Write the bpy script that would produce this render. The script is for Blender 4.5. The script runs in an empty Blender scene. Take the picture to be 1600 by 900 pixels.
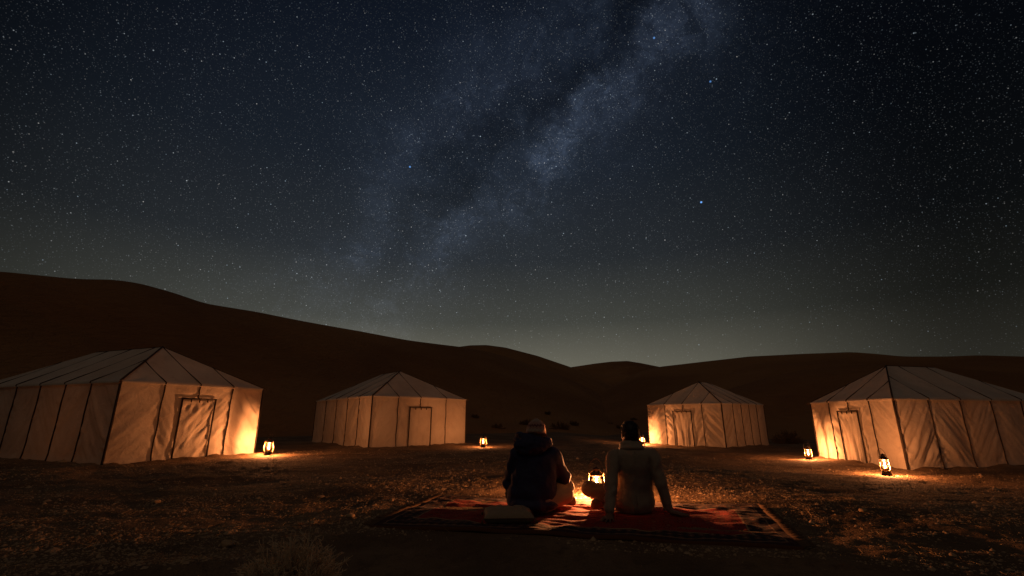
import bpy, math, random
import numpy as np
from mathutils import Vector, Matrix

random.seed(7)
RNG = np.random.default_rng(7)
scene = bpy.context.scene
COL = scene.collection
R = math.radians

# ------------------------------------------------------------------ camera
cam_d = bpy.data.cameras.new("camera")
cam_d.sensor_width = 36.0
cam_d.lens = 36.0 * 719.0 / 1600.0
cam_d.clip_start = 0.05
cam_d.clip_end = 5000.0
cam = bpy.data.objects.new("camera", cam_d)
cam.location = (0, 0, 0.95)
cam.rotation_euler = (R(90 + 15.9), 0, 0)
COL.objects.link(cam)
scene.camera = cam

# ------------------------------------------------------------------ exposure, sampling
vs = scene.view_settings
vs.view_transform = 'Standard'
vs.look = 'None'
vs.exposure = 0.0
vs.gamma = 1.0
vs.use_curve_mapping = False
scene.render.engine = 'CYCLES'
cy = scene.cycles
cy.use_denoising = True
cy.denoiser = 'OPENIMAGEDENOISE'
cy.use_adaptive_sampling = False
cy.max_bounces = 6
cy.diffuse_bounces = 3
cy.glossy_bounces = 2
cy.transmission_bounces = 4
cy.transparent_max_bounces = 8
cy.sample_clamp_indirect = 4.0
cy.caustics_reflective = False
cy.caustics_refractive = False

LAMP_COL = (1.0, 0.34, 0.112)
LAMP_W = 270.0           # lanterns beside the tents
LAMP_W_NEAR = 310.0      # lantern in front of the two people
TENT_GLOW_W = 15.0      # unseen fill light added inside each tent

# the one sun lamp: a faint, very soft warm fill added to lift dunes and ground
sun_d = bpy.data.lights.new('warm_fill', 'SUN')
sun_d.energy = 0.08
sun_d.angle = R(24)
sun_d.color = (1.0, 0.68, 0.44)
sun = bpy.data.objects.new('warm_fill', sun_d)
sun.rotation_euler = (R(30), 0, R(-24))
COL.objects.link(sun)


# ------------------------------------------------------------------ node helper
class NT:
    def __init__(self, tree):
        self.t = tree
        self.n = tree.nodes
        self.l = tree.links

    def put(self, sock, v):
        if v is None:
            return
        if hasattr(v, 'is_output'):
            self.l.new(v, sock)
        else:
            if hasattr(sock, 'default_value'):
                dv = sock.default_value
                if hasattr(dv, '__len__') and not hasattr(v, '__len__'):
                    v = [v] * len(dv)
                if hasattr(dv, '__len__') and len(dv) == 4 and len(v) == 3:
                    v = (*v, 1.0)
                sock.default_value = v

    def node(self, typ, ins=None, out=0, **props):
        nd = self.n.new(typ)
        for k, v in props.items():
            setattr(nd, k, v)
        for k, v in (ins or {}).items():
            self.put(nd.inputs[k], v)
        return nd.outputs[out] if out is not None else nd

    def m(self, op, a, b=None, c=None, clamp=False):
        nd = self.n.new('ShaderNodeMath')
        nd.operation = op
        nd.use_clamp = clamp
        for i, v in enumerate((a, b, c)):
            self.put(nd.inputs[i], v)
        return nd.outputs[0]

    def vm(self, op, a, b=None, scale=None):
        nd = self.n.new('ShaderNodeVectorMath')
        nd.operation = op
        self.put(nd.inputs[0], a)
        self.put(nd.inputs[1], b)
        if scale is not None:
            self.put(nd.inputs['Scale'], scale)
        return nd.outputs['Value'] if op in ('DOT_PRODUCT', 'LENGTH', 'DISTANCE') else nd.outputs[0]

    def mix(self, f, a, b, blend='MIX'):
        nd = self.n.new('ShaderNodeMix')
        nd.data_type = 'RGBA'
        nd.blend_type = blend
        nd.clamp_factor = True
        self.put(nd.inputs[0], f)
        self.put(nd.inputs[6], a)
        self.put(nd.inputs[7], b)
        return nd.outputs[2]

    def ramp(self, f, stops, interp='LINEAR'):
        nd = self.n.new('ShaderNodeValToRGB')
        cr = nd.color_ramp
        cr.interpolation = interp
        while len(cr.elements) < len(stops):
            cr.elements.new(0.5)
        for e, (p, c) in zip(cr.elements, stops):
            e.position = p
            e.color = (*c, 1.0) if hasattr(c, '__len__') else (c, c, c, 1.0)
        self.put(nd.inputs[0], f)
        return nd.outputs[0]

    def noise(self, vec, scale, detail=3, rough=0.55, dist=0.0):
        return self.node('ShaderNodeTexNoise', {'Vector': vec, 'Scale': scale, 'Detail': detail,
                                                'Roughness': rough, 'Distortion': dist})

    def gauss(self, x, c, w):
        t = self.m('DIVIDE', self.m('SUBTRACT', x, c), w)
        return self.m('POWER', math.e, self.m('MULTIPLY', self.m('MULTIPLY', t, t), -1.0))

    def smooth(self, x, a, b):
        nd = self.n.new('ShaderNodeMapRange')
        nd.interpolation_type = 'SMOOTHSTEP'
        self.put(nd.inputs[0], x)
        nd.inputs[1].default_value = a
        nd.inputs[2].default_value = b
        nd.inputs[3].default_value = 0.0
        nd.inputs[4].default_value = 1.0
        return nd.outputs[0]


def unit(az, el):
    az, el = R(az), R(el)
    return Vector((math.sin(az) * math.cos(el), math.cos(az) * math.cos(el), math.sin(el)))


# ------------------------------------------------------------------ night sky (world)
def build_world():
    w = bpy.data.worlds.new("World")
    scene.world = w
    w.use_nodes = True
    w.cycles.sampling_method = 'MANUAL'
    w.cycles.sample_map_resolution = 256
    t = w.node_tree
    t.nodes.clear()
    N = NT(t)
    d = N.vm('NORMALIZE', N.node('ShaderNodeTexCoord', out=0))
    sep = N.node('ShaderNodeSeparateXYZ', {0: d}, out=None)
    dx, dy, dz = sep.outputs
    # air glow: greenish grey near the horizon, deep blue above
    base = N.ramp(dz, [(0.0, (0.1650, 0.1500, 0.1080)), (0.09, (0.1200, 0.1140, 0.0870)),
                       (0.20, (0.0430, 0.0445, 0.0375)), (0.33, (0.0165, 0.0195, 0.0225)),
                       (0.50, (0.0084, 0.0118, 0.0178)), (0.70, (0.0052, 0.0080, 0.0150)),
                       (1.0, (0.0028, 0.0048, 0.0110))])
    glow_az = N.vm('DOT_PRODUCT', d, tuple(unit(-9, 14)))
    near_glow = N.smooth(glow_az, 0.58, 1.0)
    amount = N.m('ADD', 0.19, N.m('MULTIPLY', near_glow, 1.08))  # horizon glow; lens vignetting is also put into this sky falloff
    base = N.mix(1.0, base, N.node('ShaderNodeCombineXYZ', {0: amount, 1: amount, 2: amount}), 'MULTIPLY')
    # milky way: a great circle through two directions
    p1, p2 = unit(-18.8, 11.3), unit(17.9, 45.4)
    pole = p1.cross(p2).normalized()
    along = (p2 - p1 * p1.dot(p2)).normalized()
    warp = N.node('ShaderNodeTexNoise', {'Vector': d, 'Scale': 4.0, 'Detail': 4.0, 'Roughness': 0.6}, out=1)
    dw = N.vm('ADD', d, N.vm('SCALE', N.vm('SUBTRACT', warp, (0.5, 0.5, 0.5)), scale=0.34))
    off = N.vm('DOT_PRODUCT', dw, tuple(pole))    # right of the band is positive
    ln = N.vm('DOT_PRODUCT', d, tuple(along))
    n1 = N.noise(d, 6.0, 8, 0.66, 0.5)
    n2 = N.noise(d, 17.0, 8, 0.72, 0.8)
    n3 = N.noise(d, 110.0, 3, 0.7)
    grain = N.m('ADD', 0.45, N.m('MULTIPLY', N.m('POWER', n3, 1.5), 1.55))
    cloud = N.m('MULTIPLY', N.smooth(n1, 0.34, 0.70), N.m('POWER', N.m('ADD', 0.48, n2), 1.25))
    big = N.smooth(N.noise(N.vm('ADD', d, (3.3, 1.7, 0.4)), 3.4, 3, 0.5), 0.36, 0.62)
    cloud = N.m('MULTIPLY', N.m('MULTIPLY', cloud, N.m('ADD', 0.58, N.m('MULTIPLY', big, 0.55))), grain)
    up = N.smooth(ln, 0.10, 0.55)
    lane_r = N.m('MULTIPLY', N.gauss(off, 0.058, 0.050), N.m('MULTIPLY', cloud, N.m('ADD', 0.50, N.m('MULTIPLY', up, 1.1))))
    lane_l = N.m('MULTIPLY', N.gauss(off, -0.095, 0.060), N.m('MULTIPLY', cloud, 0.70))
    core = N.m('MULTIPLY', N.gauss(off, 0.0, 0.16), N.m('MULTIPLY', N.smooth(n2, 0.40, 0.70), N.m('MULTIPLY', grain, 0.30)))
    wide = N.m('MULTIPLY', N.gauss(off, 0.0, 0.20), 0.26)
    thin = N.smooth(N.m('ABSOLUTE', N.m('SUBTRACT', n2, 0.5)), 0.0, 0.05)
    rift = N.m('MULTIPLY', N.m('MULTIPLY', N.gauss(off, -0.015, 0.052), N.smooth(n1, 0.34, 0.58)), N.smooth(dz, 0.16, 0.50))
    total = N.m('ADD', N.m('ADD', N.m('ADD', lane_r, lane_l), wide), core)
    total = N.m('MULTIPLY', total, N.m('ADD', 0.62, N.m('MULTIPLY', thin, 0.38)))
    total = N.m('MULTIPLY', total, N.m('SUBTRACT', 1.0, N.m('MULTIPLY', rift, 0.78)))
    low = N.smooth(dz, 0.02, 0.35)
    mwc = N.mix(low, (0.020, 0.019, 0.0165), (0.0150, 0.0208, 0.0335))
    mw = N.vm('SCALE', mwc, scale=total)
    base = N.vm('SCALE', base, scale=N.m('SUBTRACT', 1.0, N.m('MULTIPLY', rift, 0.30)))
    col = N.vm('ADD', base, mw)
    # slow mottling of the airglow
    mott = N.m('ADD', 0.86, N.m('MULTIPLY', N.noise(d, 3.0, 5, 0.6), 0.28))
    col = N.vm('SCALE', col, scale=mott)

    # stars: cells of a 3-D voronoi cut by the unit sphere
    def stars(scale, rad, gain, power, seed, tint=0.25):
        pos = N.vm('ADD', d, (seed, seed * 0.37, -seed * 0.21))
        v = N.node('ShaderNodeTexVoronoi', {'Vector': pos, 'Scale': scale}, out=None, voronoi_dimensions='3D', feature='F1')
        dist = N.m('DIVIDE', v.outputs['Distance'], scale) if False else v.outputs['Distance']
        disc = N.m('SUBTRACT', 1.0, N.m('DIVIDE', dist, rad * scale), clamp=True)
        disc = N.smooth(disc, 0.0, 0.7)
        rnd = N.node('ShaderNodeSeparateColor', {0: v.outputs['Color']}, out=None)
        br = N.m('MULTIPLY', N.m('POWER', rnd.outputs[0], power), gain)
        tintc = N.mix(rnd.outputs[1], (0.66, 0.84, 1.0), (1.0, 0.95, 0.88))
        return N.vm('SCALE', tintc, scale=N.m('MULTIPLY', disc, br)), rnd

    dens = N.m('ADD', 0.55, N.m('MULTIPLY', total, 1.1))
    fade = N.m('ADD', 0.35, N.m('MULTIPLY', N.smooth(dz, 0.03, 0.30), 0.65))
    s1, _ = stars(118.0, 0.00108, 0.56, 2.3, 0.0)
    s2, _ = stars(200.0, 0.00095, 0.22, 1.7, 3.1)
    s3, _ = stars(360.0, 0.00085, 0.12, 1.4, 5.7)
    s4, _ = stars(34.0, 0.0014, 0.75, 2.8, 9.3)
    st = N.vm('ADD', N.vm('SCALE', N.vm('ADD', s1, N.vm('ADD', s2, s4)), scale=N.m('ADD', 0.75, N.m('MULTIPLY', total, 0.5))),
              N.vm('SCALE', s3, scale=dens))
    st = N.vm('SCALE', st, scale=N.m('MULTIPLY', fade, N.m('ADD', 0.62, N.m('MULTIPLY', near_glow, 0.45))))
    # a few named-bright blue stars
    for az, el, g in ((-14.0, 29.9, 0.8), (24.3, 24.4, 1.3), (27.2, 36.8, 0.5), (20.8, 42.5, 0.6)):
        c = N.vm('DISTANCE', d, tuple(unit(az, el)))
        k = N.smooth(N.m('SUBTRACT', 1.0, N.m('DIVIDE', c, 0.0026), clamp=True), 0.0, 0.8)
        st = N.vm('ADD', st, N.vm('SCALE', (0.16, 0.42, 1.0), scale=N.m('MULTIPLY', k, g)))
    col = N.vm('ADD', col, st)
    bg = N.node('ShaderNodeBackground', {'Color': col, 'Strength': 1.0})
    N.node('ShaderNodeOutputWorld', {'Surface': bg}, out=None)


build_world()


# ------------------------------------------------------------------ numpy noise
def _h(ix, iy, iz, seed):
    n = (ix * 374761393 + iy * 668265263 + iz * 2147483647 + seed * 1274126177) & 0xFFFFFFFF
    n = ((n ^ (n >> 13)) * 1274126177) & 0xFFFFFFFF
    return ((n ^ (n >> 16)) & 0xFFFF) / 65535.0


def vnoise(x, y, z=0.0, seed=0):
    x, y, z = np.broadcast_arrays(np.asarray(x, float), np.asarray(y, float), np.asarray(z, float))
    xi, yi, zi = np.floor(x).astype(np.int64), np.floor(y).astype(np.int64), np.floor(z).astype(np.int64)
    fx, fy, fz = x - xi, y - yi, z - zi
    fx, fy, fz = fx * fx * (3 - 2 * fx), fy * fy * (3 - 2 * fy), fz * fz * (3 - 2 * fz)
    r = 0
    for a in (0, 1):
        for b in (0, 1):
            for c in (0, 1):
                wgt = (fx if a else 1 - fx) * (fy if b else 1 - fy) * (fz if c else 1 - fz)
                r = r + wgt * _h(xi + a, yi + b, zi + c, seed)
    return r * 2 - 1


def fbm(x, y, z=0.0, o=4, seed=0, g=0.5):
    r, a = 0, 1.0
    for i in range(o):
        r = r + a * vnoise(x, y, z, seed + i * 17)
        x, y, z = x * 2.03, y * 2.03, np.asarray(z) * 2.03
        a *= g
    return r


def sstep(t):
    t = np.clip(t, 0, 1)
    return t * t * (3 - 2 * t)


# ------------------------------------------------------------------ object helpers
def mesh_obj(name, verts, faces, mat=None, parent=None, smooth=True, uv=None):
    me = bpy.data.meshes.new(name)
    if isinstance(verts, np.ndarray):
        verts = verts.reshape(-1, 3)
    if isinstance(faces, np.ndarray):
        nf, k = faces.shape
        me.vertices.add(len(verts))
        me.vertices.foreach_set('co', np.ascontiguousarray(verts, dtype=np.float32).ravel())
        me.loops.add(nf * k)
        me.loops.foreach_set('vertex_index', np.ascontiguousarray(faces, dtype=np.int32).ravel())
        me.polygons.add(nf)
        me.polygons.foreach_set('loop_start', np.arange(0, nf * k, k, dtype=np.int32))
        me.update(calc_edges=True)
        me.validate()
    else:
        me.from_pydata([tuple(v) for v in verts], [], [tuple(f) for f in faces])
    if smooth:
        me.polygons.foreach_set('use_smooth', np.ones(len(me.polygons), dtype=bool))
    if uv is not None:
        lay = me.uv_layers.new(name='uv')
        li = np.empty(len(me.loops), dtype=np.int32)
        me.loops.foreach_get('vertex_index', li)
        lay.data.foreach_set('uv', np.asarray(uv, dtype=np.float32)[li].ravel())
    if mat:
        me.materials.append(mat)
    me.update()
    o = bpy.data.objects.new(name, me)
    COL.objects.link(o)
    if parent:
        o.parent = parent
    return o


def tag(o, label=None, cat=None, group=None, kind=None):
    for k, v in (('label', label), ('category', cat), ('group', group), ('kind', kind)):
        if v:
            o[k] = v
    return o


def thing(name, label, cat, loc=(0, 0, 0), rz=0.0, group=None):
    o = bpy.data.objects.new(name, None)
    o.empty_display_size = 0.1
    COL.objects.link(o)
    o.location = loc
    o.rotation_euler = (0, 0, rz)
    return tag(o, label, cat, group)


def grid_faces(nu, nv):
    i = np.arange((nu - 1) * (nv - 1))
    a = (i // (nv - 1)) * nv + i % (nv - 1)
    return np.stack([a, a + nv, a + nv + 1, a + 1], 1)


class MB:
    """collects simple shapes into one mesh"""
    def __init__(self):
        self.v, self.f = [], []

    def add(self, v, f):
        b = len(self.v)
        self.v += [tuple(p) for p in v]
        self.f += [tuple(i + b for i in q) for q in f]

    def lathe(self, prof, seg=20, c=(0, 0, 0), close=True):
        v, f = [], []
        for r, z in prof:
            for k in range(seg):
                a = 2 * math.pi * k / seg
                v.append((c[0] + r * math.cos(a), c[1] + r * math.sin(a), c[2] + z))
        for i in range(len(prof) - 1):
            for k in range(seg):
                k2 = (k + 1) % seg
                f.append((i * seg + k, i * seg + k2, (i + 1) * seg + k2, (i + 1) * seg + k))
        if close:
            f.append(tuple(range(seg))[::-1])
            f.append(tuple((len(prof) - 1) * seg + k for k in range(seg)))
        self.add(v, f)

    def tube(self, pts, r, seg=8, closed=False):
        pts = [Vector(p) for p in pts]
        n = len(pts)
        rr = r if hasattr(r, '__len__') else [r] * n
        v, f = [], []
        prev = None
        for i, p in enumerate(pts):
            a = pts[(i - 1) % n] if (closed or i > 0) else p
            b = pts[(i + 1) % n] if (closed or i < n - 1) else p
            t = (b - a).normalized()
            if prev is None:
                up = Vector((0, 0, 1)) if abs(t.z) < 0.9 else Vector((1, 0, 0))
                s = t.cross(up).normalized()
            else:
                s = (prev - t * prev.dot(t)).normalized()
            prev = s
            u = t.cross(s)
            for k in range(seg):
                an = 2 * math.pi * k / seg
                v.append(p + (s * math.cos(an) + u * math.sin(an)) * rr[i])
        m = n if closed else n - 1
        for i in range(m):
            j = (i + 1) % n
            for k in range(seg):
                k2 = (k + 1) % seg
                f.append((i * seg + k, i * seg + k2, j * seg + k2, j * seg + k))
        if not closed:
            f.append(tuple(range(seg))[::-1])
            f.append(tuple((n - 1) * seg + k for k in range(seg)))
        self.add(v, f)

    def build(self, name, mat, parent=None, smooth=True):
        return mesh_obj(name, self.v, self.f, mat, parent, smooth)


# ------------------------------------------------------------------ materials
def material(name, fn):
    m = bpy.data.materials.new(name)
    m.use_nodes = True
    m.node_tree.nodes.clear()
    N = NT(m.node_tree)
    out = N.node('ShaderNodeOutputMaterial', out=None)
    sh = fn(N)
    m.node_tree.links.new(sh, out.inputs['Surface'])
    return m


def principled(N, color, rough=0.8, bump=None, bstr=0.3, bdist=0.01, **kw):
    ins = {'Base Color': color, 'Roughness': rough}
    for k, v in kw.items():
        ins[k] = v
    if bump is not None:
        ins['Normal'] = N.node('ShaderNodeBump', {'Height': bump, 'Strength': bstr, 'Distance': bdist})
    return N.node('ShaderNodeBsdfPrincipled', ins)


def obj_co(N):
    return N.node('ShaderNodeTexCoord', out=3)


def mat_ground(N):
    c = obj_co(N)
    a = N.noise(c, 0.7, 5, 0.6)
    b = N.noise(c, 9.0, 6, 0.7)
    fine = N.noise(c, 70.0, 4, 0.7)
    col = N.mix(N.smooth(a, 0.35, 0.65), (0.170, 0.110, 0.063), (0.300, 0.198, 0.115))
    col = N.mix(N.smooth(b, 0.45, 0.75), col, (0.150, 0.094, 0.056))
    col = N.mix(N.m('MULTIPLY', N.smooth(fine, 0.55, 0.75), 0.55), col, (0.50, 0.36, 0.21))
    grit = N.node('ShaderNodeTexVoronoi', {'Vector': c, 'Scale': 45.0}, out=0)
    hgt = N.m('ADD', N.m('ADD', N.m('MULTIPLY', b, 0.8), N.m('MULTIPLY', fine, 0.35)), N.m('MULTIPLY', grit, -0.25))
    return principled(N, col, 0.95, hgt, 0.9, 0.045, **{'Specular IOR Level': 0.15})


def mat_dune(N):
    c = obj_co(N)
    a = N.smooth(N.noise(c, 0.035, 5, 0.6), 0.3, 0.7)
    st = N.node('ShaderNodeMapping', {'Vector': c, 'Scale': (0.9, 0.25, 2.5)})
    b = N.noise(st, 1.4, 4, 0.6, 1.2)
    col = N.mix(a, (0.34, 0.165, 0.066), (0.52, 0.270, 0.110))
    return principled(N, col, 0.95, N.m('ADD', b, N.m('MULTIPLY', N.noise(c, 14.0, 3), 0.3)), 1.0, 0.5,
                      **{'Specular IOR Level': 0.1})


def mat_canvas(N, roof=False):
    c = obj_co(N)
    n = N.noise(c, 0.8, 5, 0.65)
    st = N.noise(N.node('ShaderNodeMapping', {'Vector': c, 'Scale': (3.0, 3.0, 0.7)}), 1.5, 5, 0.65)
    weave = N.noise(c, 160.0, 2, 0.5)
    col = N.mix(N.smooth(n, 0.3, 0.7), (0.60, 0.52, 0.43), (0.73, 0.66, 0.56))
    col = N.mix(N.m('MULTIPLY', N.smooth(st, 0.52, 0.75), 0.5), col, (0.45, 0.37, 0.29))
    bump = N.node('ShaderNodeBump', {'Height': N.m('ADD', N.m('MULTIPLY', weave, 0.15), N.noise(c, 5.0, 5, 0.62, 0.8)),
                                     'Strength': 0.45, 'Distance': 0.04})
    dif = N.node('ShaderNodeBsdfPrincipled', {'Base Color': col, 'Roughness': 0.85, 'Specular IOR Level': 0.15, 'Normal': bump})
    tr = N.node('ShaderNodeBsdfTranslucent', {'Color': N.mix(1.0, col, (0.92, 0.82, 0.68), 'MULTIPLY'), 'Normal': bump})
    return N.node('ShaderNodeMixShader', {0: 0.04 if roof else 0.22, 1: dif, 2: tr})


def mat_simple(color, rough=0.7, nscale=40.0, var=0.25, bstr=0.2, **kw):
    def fn(N):
        c = obj_co(N)
        n = N.noise(c, nscale, 4, 0.6)
        lo = tuple(x * (1 - var) for x in color)
        hi = tuple(min(1.0, x * (1 + var)) for x in color)
        return principled(N, N.mix(n, lo, hi), rough, n, bstr, 0.01, **kw)
    return fn


def mat_rug(N):
    uv = N.node('ShaderNodeTexCoord', out=2)          # metres along and across
    s = N.node('ShaderNodeSeparateXYZ', {0: uv}, out=None)
    x, y = s.outputs[0], s.outputs[1]
    LX, LY = 3.85, 1.78
    ex = N.m('MINIMUM', x, N.m('SUBTRACT', LX, x))
    ey = N.m('MINIMUM', y, N.m('SUBTRACT', LY, y))
    e = N.m('MINIMUM', ex, ey)
    wob = N.noise(uv, 9.0, 3, 0.5)
    red = N.mix(N.noise(uv, 3.0, 5, 0.7), (0.250, 0.024, 0.016), (0.410, 0.044, 0.029))
    v = N.node('ShaderNodeTexVoronoi', {'Vector': N.vm('MULTIPLY', uv, (1.0, 1.35, 1.0)), 'Scale': 7.5, 'Randomness': 0.2}, out=None)
    motif = N.m('SUBTRACT', N.m('MULTIPLY', N.m('SINE', N.m('MULTIPLY', v.outputs[0], 34.0)), 0.5), N.m('MULTIPLY', v.outputs[0], 0.6))
    field = N.mix(N.smooth(motif, 0.10, 0.24), red, (0.050, 0.013, 0.014))
    field = N.mix(N.m('MULTIPLY', N.m('LESS_THAN', v.outputs[0], 0.14), 0.85), field, (0.34, 0.17, 0.08))
    v2 = N.node('ShaderNodeTexVoronoi', {'Vector': uv, 'Scale': 11.0, 'Randomness': 0.1}, out=None)
    bord = N.mix(N.smooth(v2.outputs[0], 0.30, 0.36), (0.14, 0.055, 0.036), (0.040, 0.026, 0.028))
    bord = N.mix(N.m('LESS_THAN', v2.outputs[0], 0.13), bord, (0.28, 0.18, 0.11))

    def band(a, b):
        return N.m('MULTIPLY', N.m('GREATER_THAN', e, a), N.m('LESS_THAN', e, b))
    col = N.mix(N.m('LESS_THAN', e, 0.30), field, bord)
    col = N.mix(band(0.298, 0.314), col, (0.38, 0.24, 0.13))
    col = N.mix(band(0.085, 0.100), col, (0.26, 0.15, 0.085))
    col = N.mix(N.m('LESS_THAN', e, 0.075), col, (0.060, 0.020, 0.018))
    col = N.mix(N.m('LESS_THAN', e, 0.014), col, (0.13, 0.055, 0.03))
    col = N.mix(N.m('MULTIPLY', N.smooth(wob, 0.5, 0.8), 0.35), col, (0.10, 0.06, 0.04))
    pile = N.noise(uv, 120.0, 3, 0.6)
    h = N.m('ADD', N.m('MULTIPLY', pile, 0.3), N.m('MULTIPLY', N.noise(uv, 26.0, 4, 0.6), 0.6))
    return principled(N, col, 0.95, h, 0.6, 0.012, **{'Specular IOR Level': 0.1, 'Sheen Weight': 0.05})


def mat_beanie(N):
    c = obj_co(N)
    s = N.node('ShaderNodeSeparateXYZ', {0: c}, out=None)
    x, y, z = s.outputs
    ang = N.m('ARCTAN2', x, y)
    zz = N.m('ADD', z, N.m('MULTIPLY', N.m('PINGPONG', ang, 0.26), 0.055))
    zz = N.m('ADD', zz, N.m('MULTIPLY', N.noise(c, 20.0, 2), 0.012))
    w = N.m('SINE', N.m('MULTIPLY', zz, 125.0))
    w2 = N.m('SINE', N.m('ADD', N.m('MULTIPLY', zz, 62.0), 1.0))
    col = N.mix(N.smooth(w, 0.0, 0.5), (0.60, 0.34, 0.27), (0.24, 0.090, 0.090))
    col = N.mix(N.m('MULTIPLY', N.smooth(w2, 0.55, 0.8), 0.85), col, (0.70, 0.55, 0.43))
    knit = N.m('MULTIPLY', N.m('SINE', N.m('MULTIPLY', ang, 70.0)), N.m('SINE', N.m('MULTIPLY', z, 520.0)))
    return principled(N, col, 0.95, knit, 0.6, 0.004, **{'Sheen Weight': 0.4, 'Sheen Roughness': 0.4, 'Specular IOR Level': 0.1})


def mat_flame(N):
    em = N.node('ShaderNodeEmission', {'Color': (1.0, 0.62, 0.26), 'Strength': 16.0})
    return N.node('ShaderNodeAddShader', {0: em, 1: N.node('ShaderNodeBsdfTransparent', {'Color': (1, 1, 1)})})   # a flame does not block light


def mat_glass(N):
    fr = N.node('ShaderNodeFresnel', {'IOR': 1.45})
    tr = N.node('ShaderNodeBsdfTransparent', {'Color': (0.96, 0.94, 0.90)})
    gl = N.node('ShaderNodeBsdfGlossy', {'Color': (1, 1, 1), 'Roughness': 0.08})
    glow_film = N.node('ShaderNodeBsdfTranslucent', {'Color': (0.9, 0.80, 0.62)})  # pale translucent film added so the globe glows round the flame
    a = N.node('ShaderNodeMixShader', {0: fr, 1: tr, 2: gl})
    n = N.noise(obj_co(N), 18.0, 3)
    return N.node('ShaderNodeMixShader', {0: N.m('ADD', 0.0003, N.m('MULTIPLY', n, 0.0007)), 1: a, 2: glow_film})


M = {}
M['ground'] = material('sandy_ground', mat_ground)
M['dune'] = material('dune_sand', mat_dune)
M['canvas'] = material('wall_canvas', lambda N: mat_canvas(N))
M['roof'] = material('roof_canvas', lambda N: mat_canvas(N, True))
M['tape'] = material('dark_webbing', mat_simple((0.030, 0.018, 0.012), 0.85, 60))
M['iron'] = material('blackened_iron', mat_simple((0.050, 0.035, 0.025), 0.42, 30, 0.5, 0.3, Metallic=0.7))
M['brass'] = material('worn_brass', mat_simple((0.50, 0.33, 0.15), 0.32, 40, 0.4, 0.2, Metallic=0.9))
M['flame'] = material('flame', mat_flame)
M['glass'] = material('lantern_glass', mat_glass)
M['rug'] = material('red_rug', mat_rug)
M['fringe'] = material('rug_fringe', mat_simple((0.16, 0.095, 0.055), 0.95, 80))
M['stone'] = material('pebbles', mat_simple((0.48, 0.33, 0.19), 0.85, 20, 0.4, 0.4))
M['straw'] = material('dry_straw', mat_simple((0.52, 0.37, 0.19), 0.85, 10, 0.4))
M['twig'] = material('dry_twigs', mat_simple((0.78, 0.61, 0.40), 0.9, 15, 0.22))
M['shrub'] = material('dark_shrub', mat_simple((0.135, 0.088, 0.046), 0.9, 8, 0.4))
M['skin'] = material('skin', mat_simple((0.34, 0.19, 0.13), 0.6, 60, 0.12, 0.1, **{'Subsurface Weight': 0.1, 'Subsurface Radius': (0.01, 0.004, 0.002)}))
M['skin_dark'] = material('skin_tanned', mat_simple((0.22, 0.115, 0.075), 0.6, 60, 0.12, 0.1, **{'Subsurface Weight': 0.1, 'Subsurface Radius': (0.01, 0.004, 0.002)}))
M['navy'] = material('navy_parka_cloth', mat_simple((0.026, 0.027, 0.080), 0.75, 25, 0.3, 0.35))
M['navy_lining'] = material('hood_lining', mat_simple((0.10, 0.085, 0.095), 0.95, 60, 0.3, 0.5, **{'Sheen Weight': 0.5}))
M['wool'] = material('tan_wool_jacket', mat_simple((0.43, 0.345, 0.26), 0.95, 90, 0.25, 0.5, **{'Sheen Weight': 0.35, 'Sheen Roughness': 0.35, 'Specular IOR Level': 0.1}))
M['khaki'] = material('beige_trousers', mat_simple((0.36, 0.28, 0.19), 0.9, 50, 0.2, 0.3))
M['dark_trousers'] = material('dark_trousers', mat_simple((0.060, 0.042, 0.032), 0.9, 50, 0.2, 0.3, **{'Sheen Weight': 0.15}))
M['boot'] = material('brown_leather', mat_simple((0.11, 0.060, 0.035), 0.6, 30, 0.3, 0.3))
M['beanie'] = material('striped_knit', mat_beanie)
M['hair'] = material('dark_hair', mat_simple((0.012, 0.009, 0.007), 0.55, 80, 0.3, 0.4))
M['eye'] = material('eye', mat_simple((0.5, 0.45, 0.40), 0.2, 10, 0.05))
M['cushion'] = material('cushion_linen', mat_simple((0.38, 0.28, 0.185), 0.95, 70, 0.2, 0.4))

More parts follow.
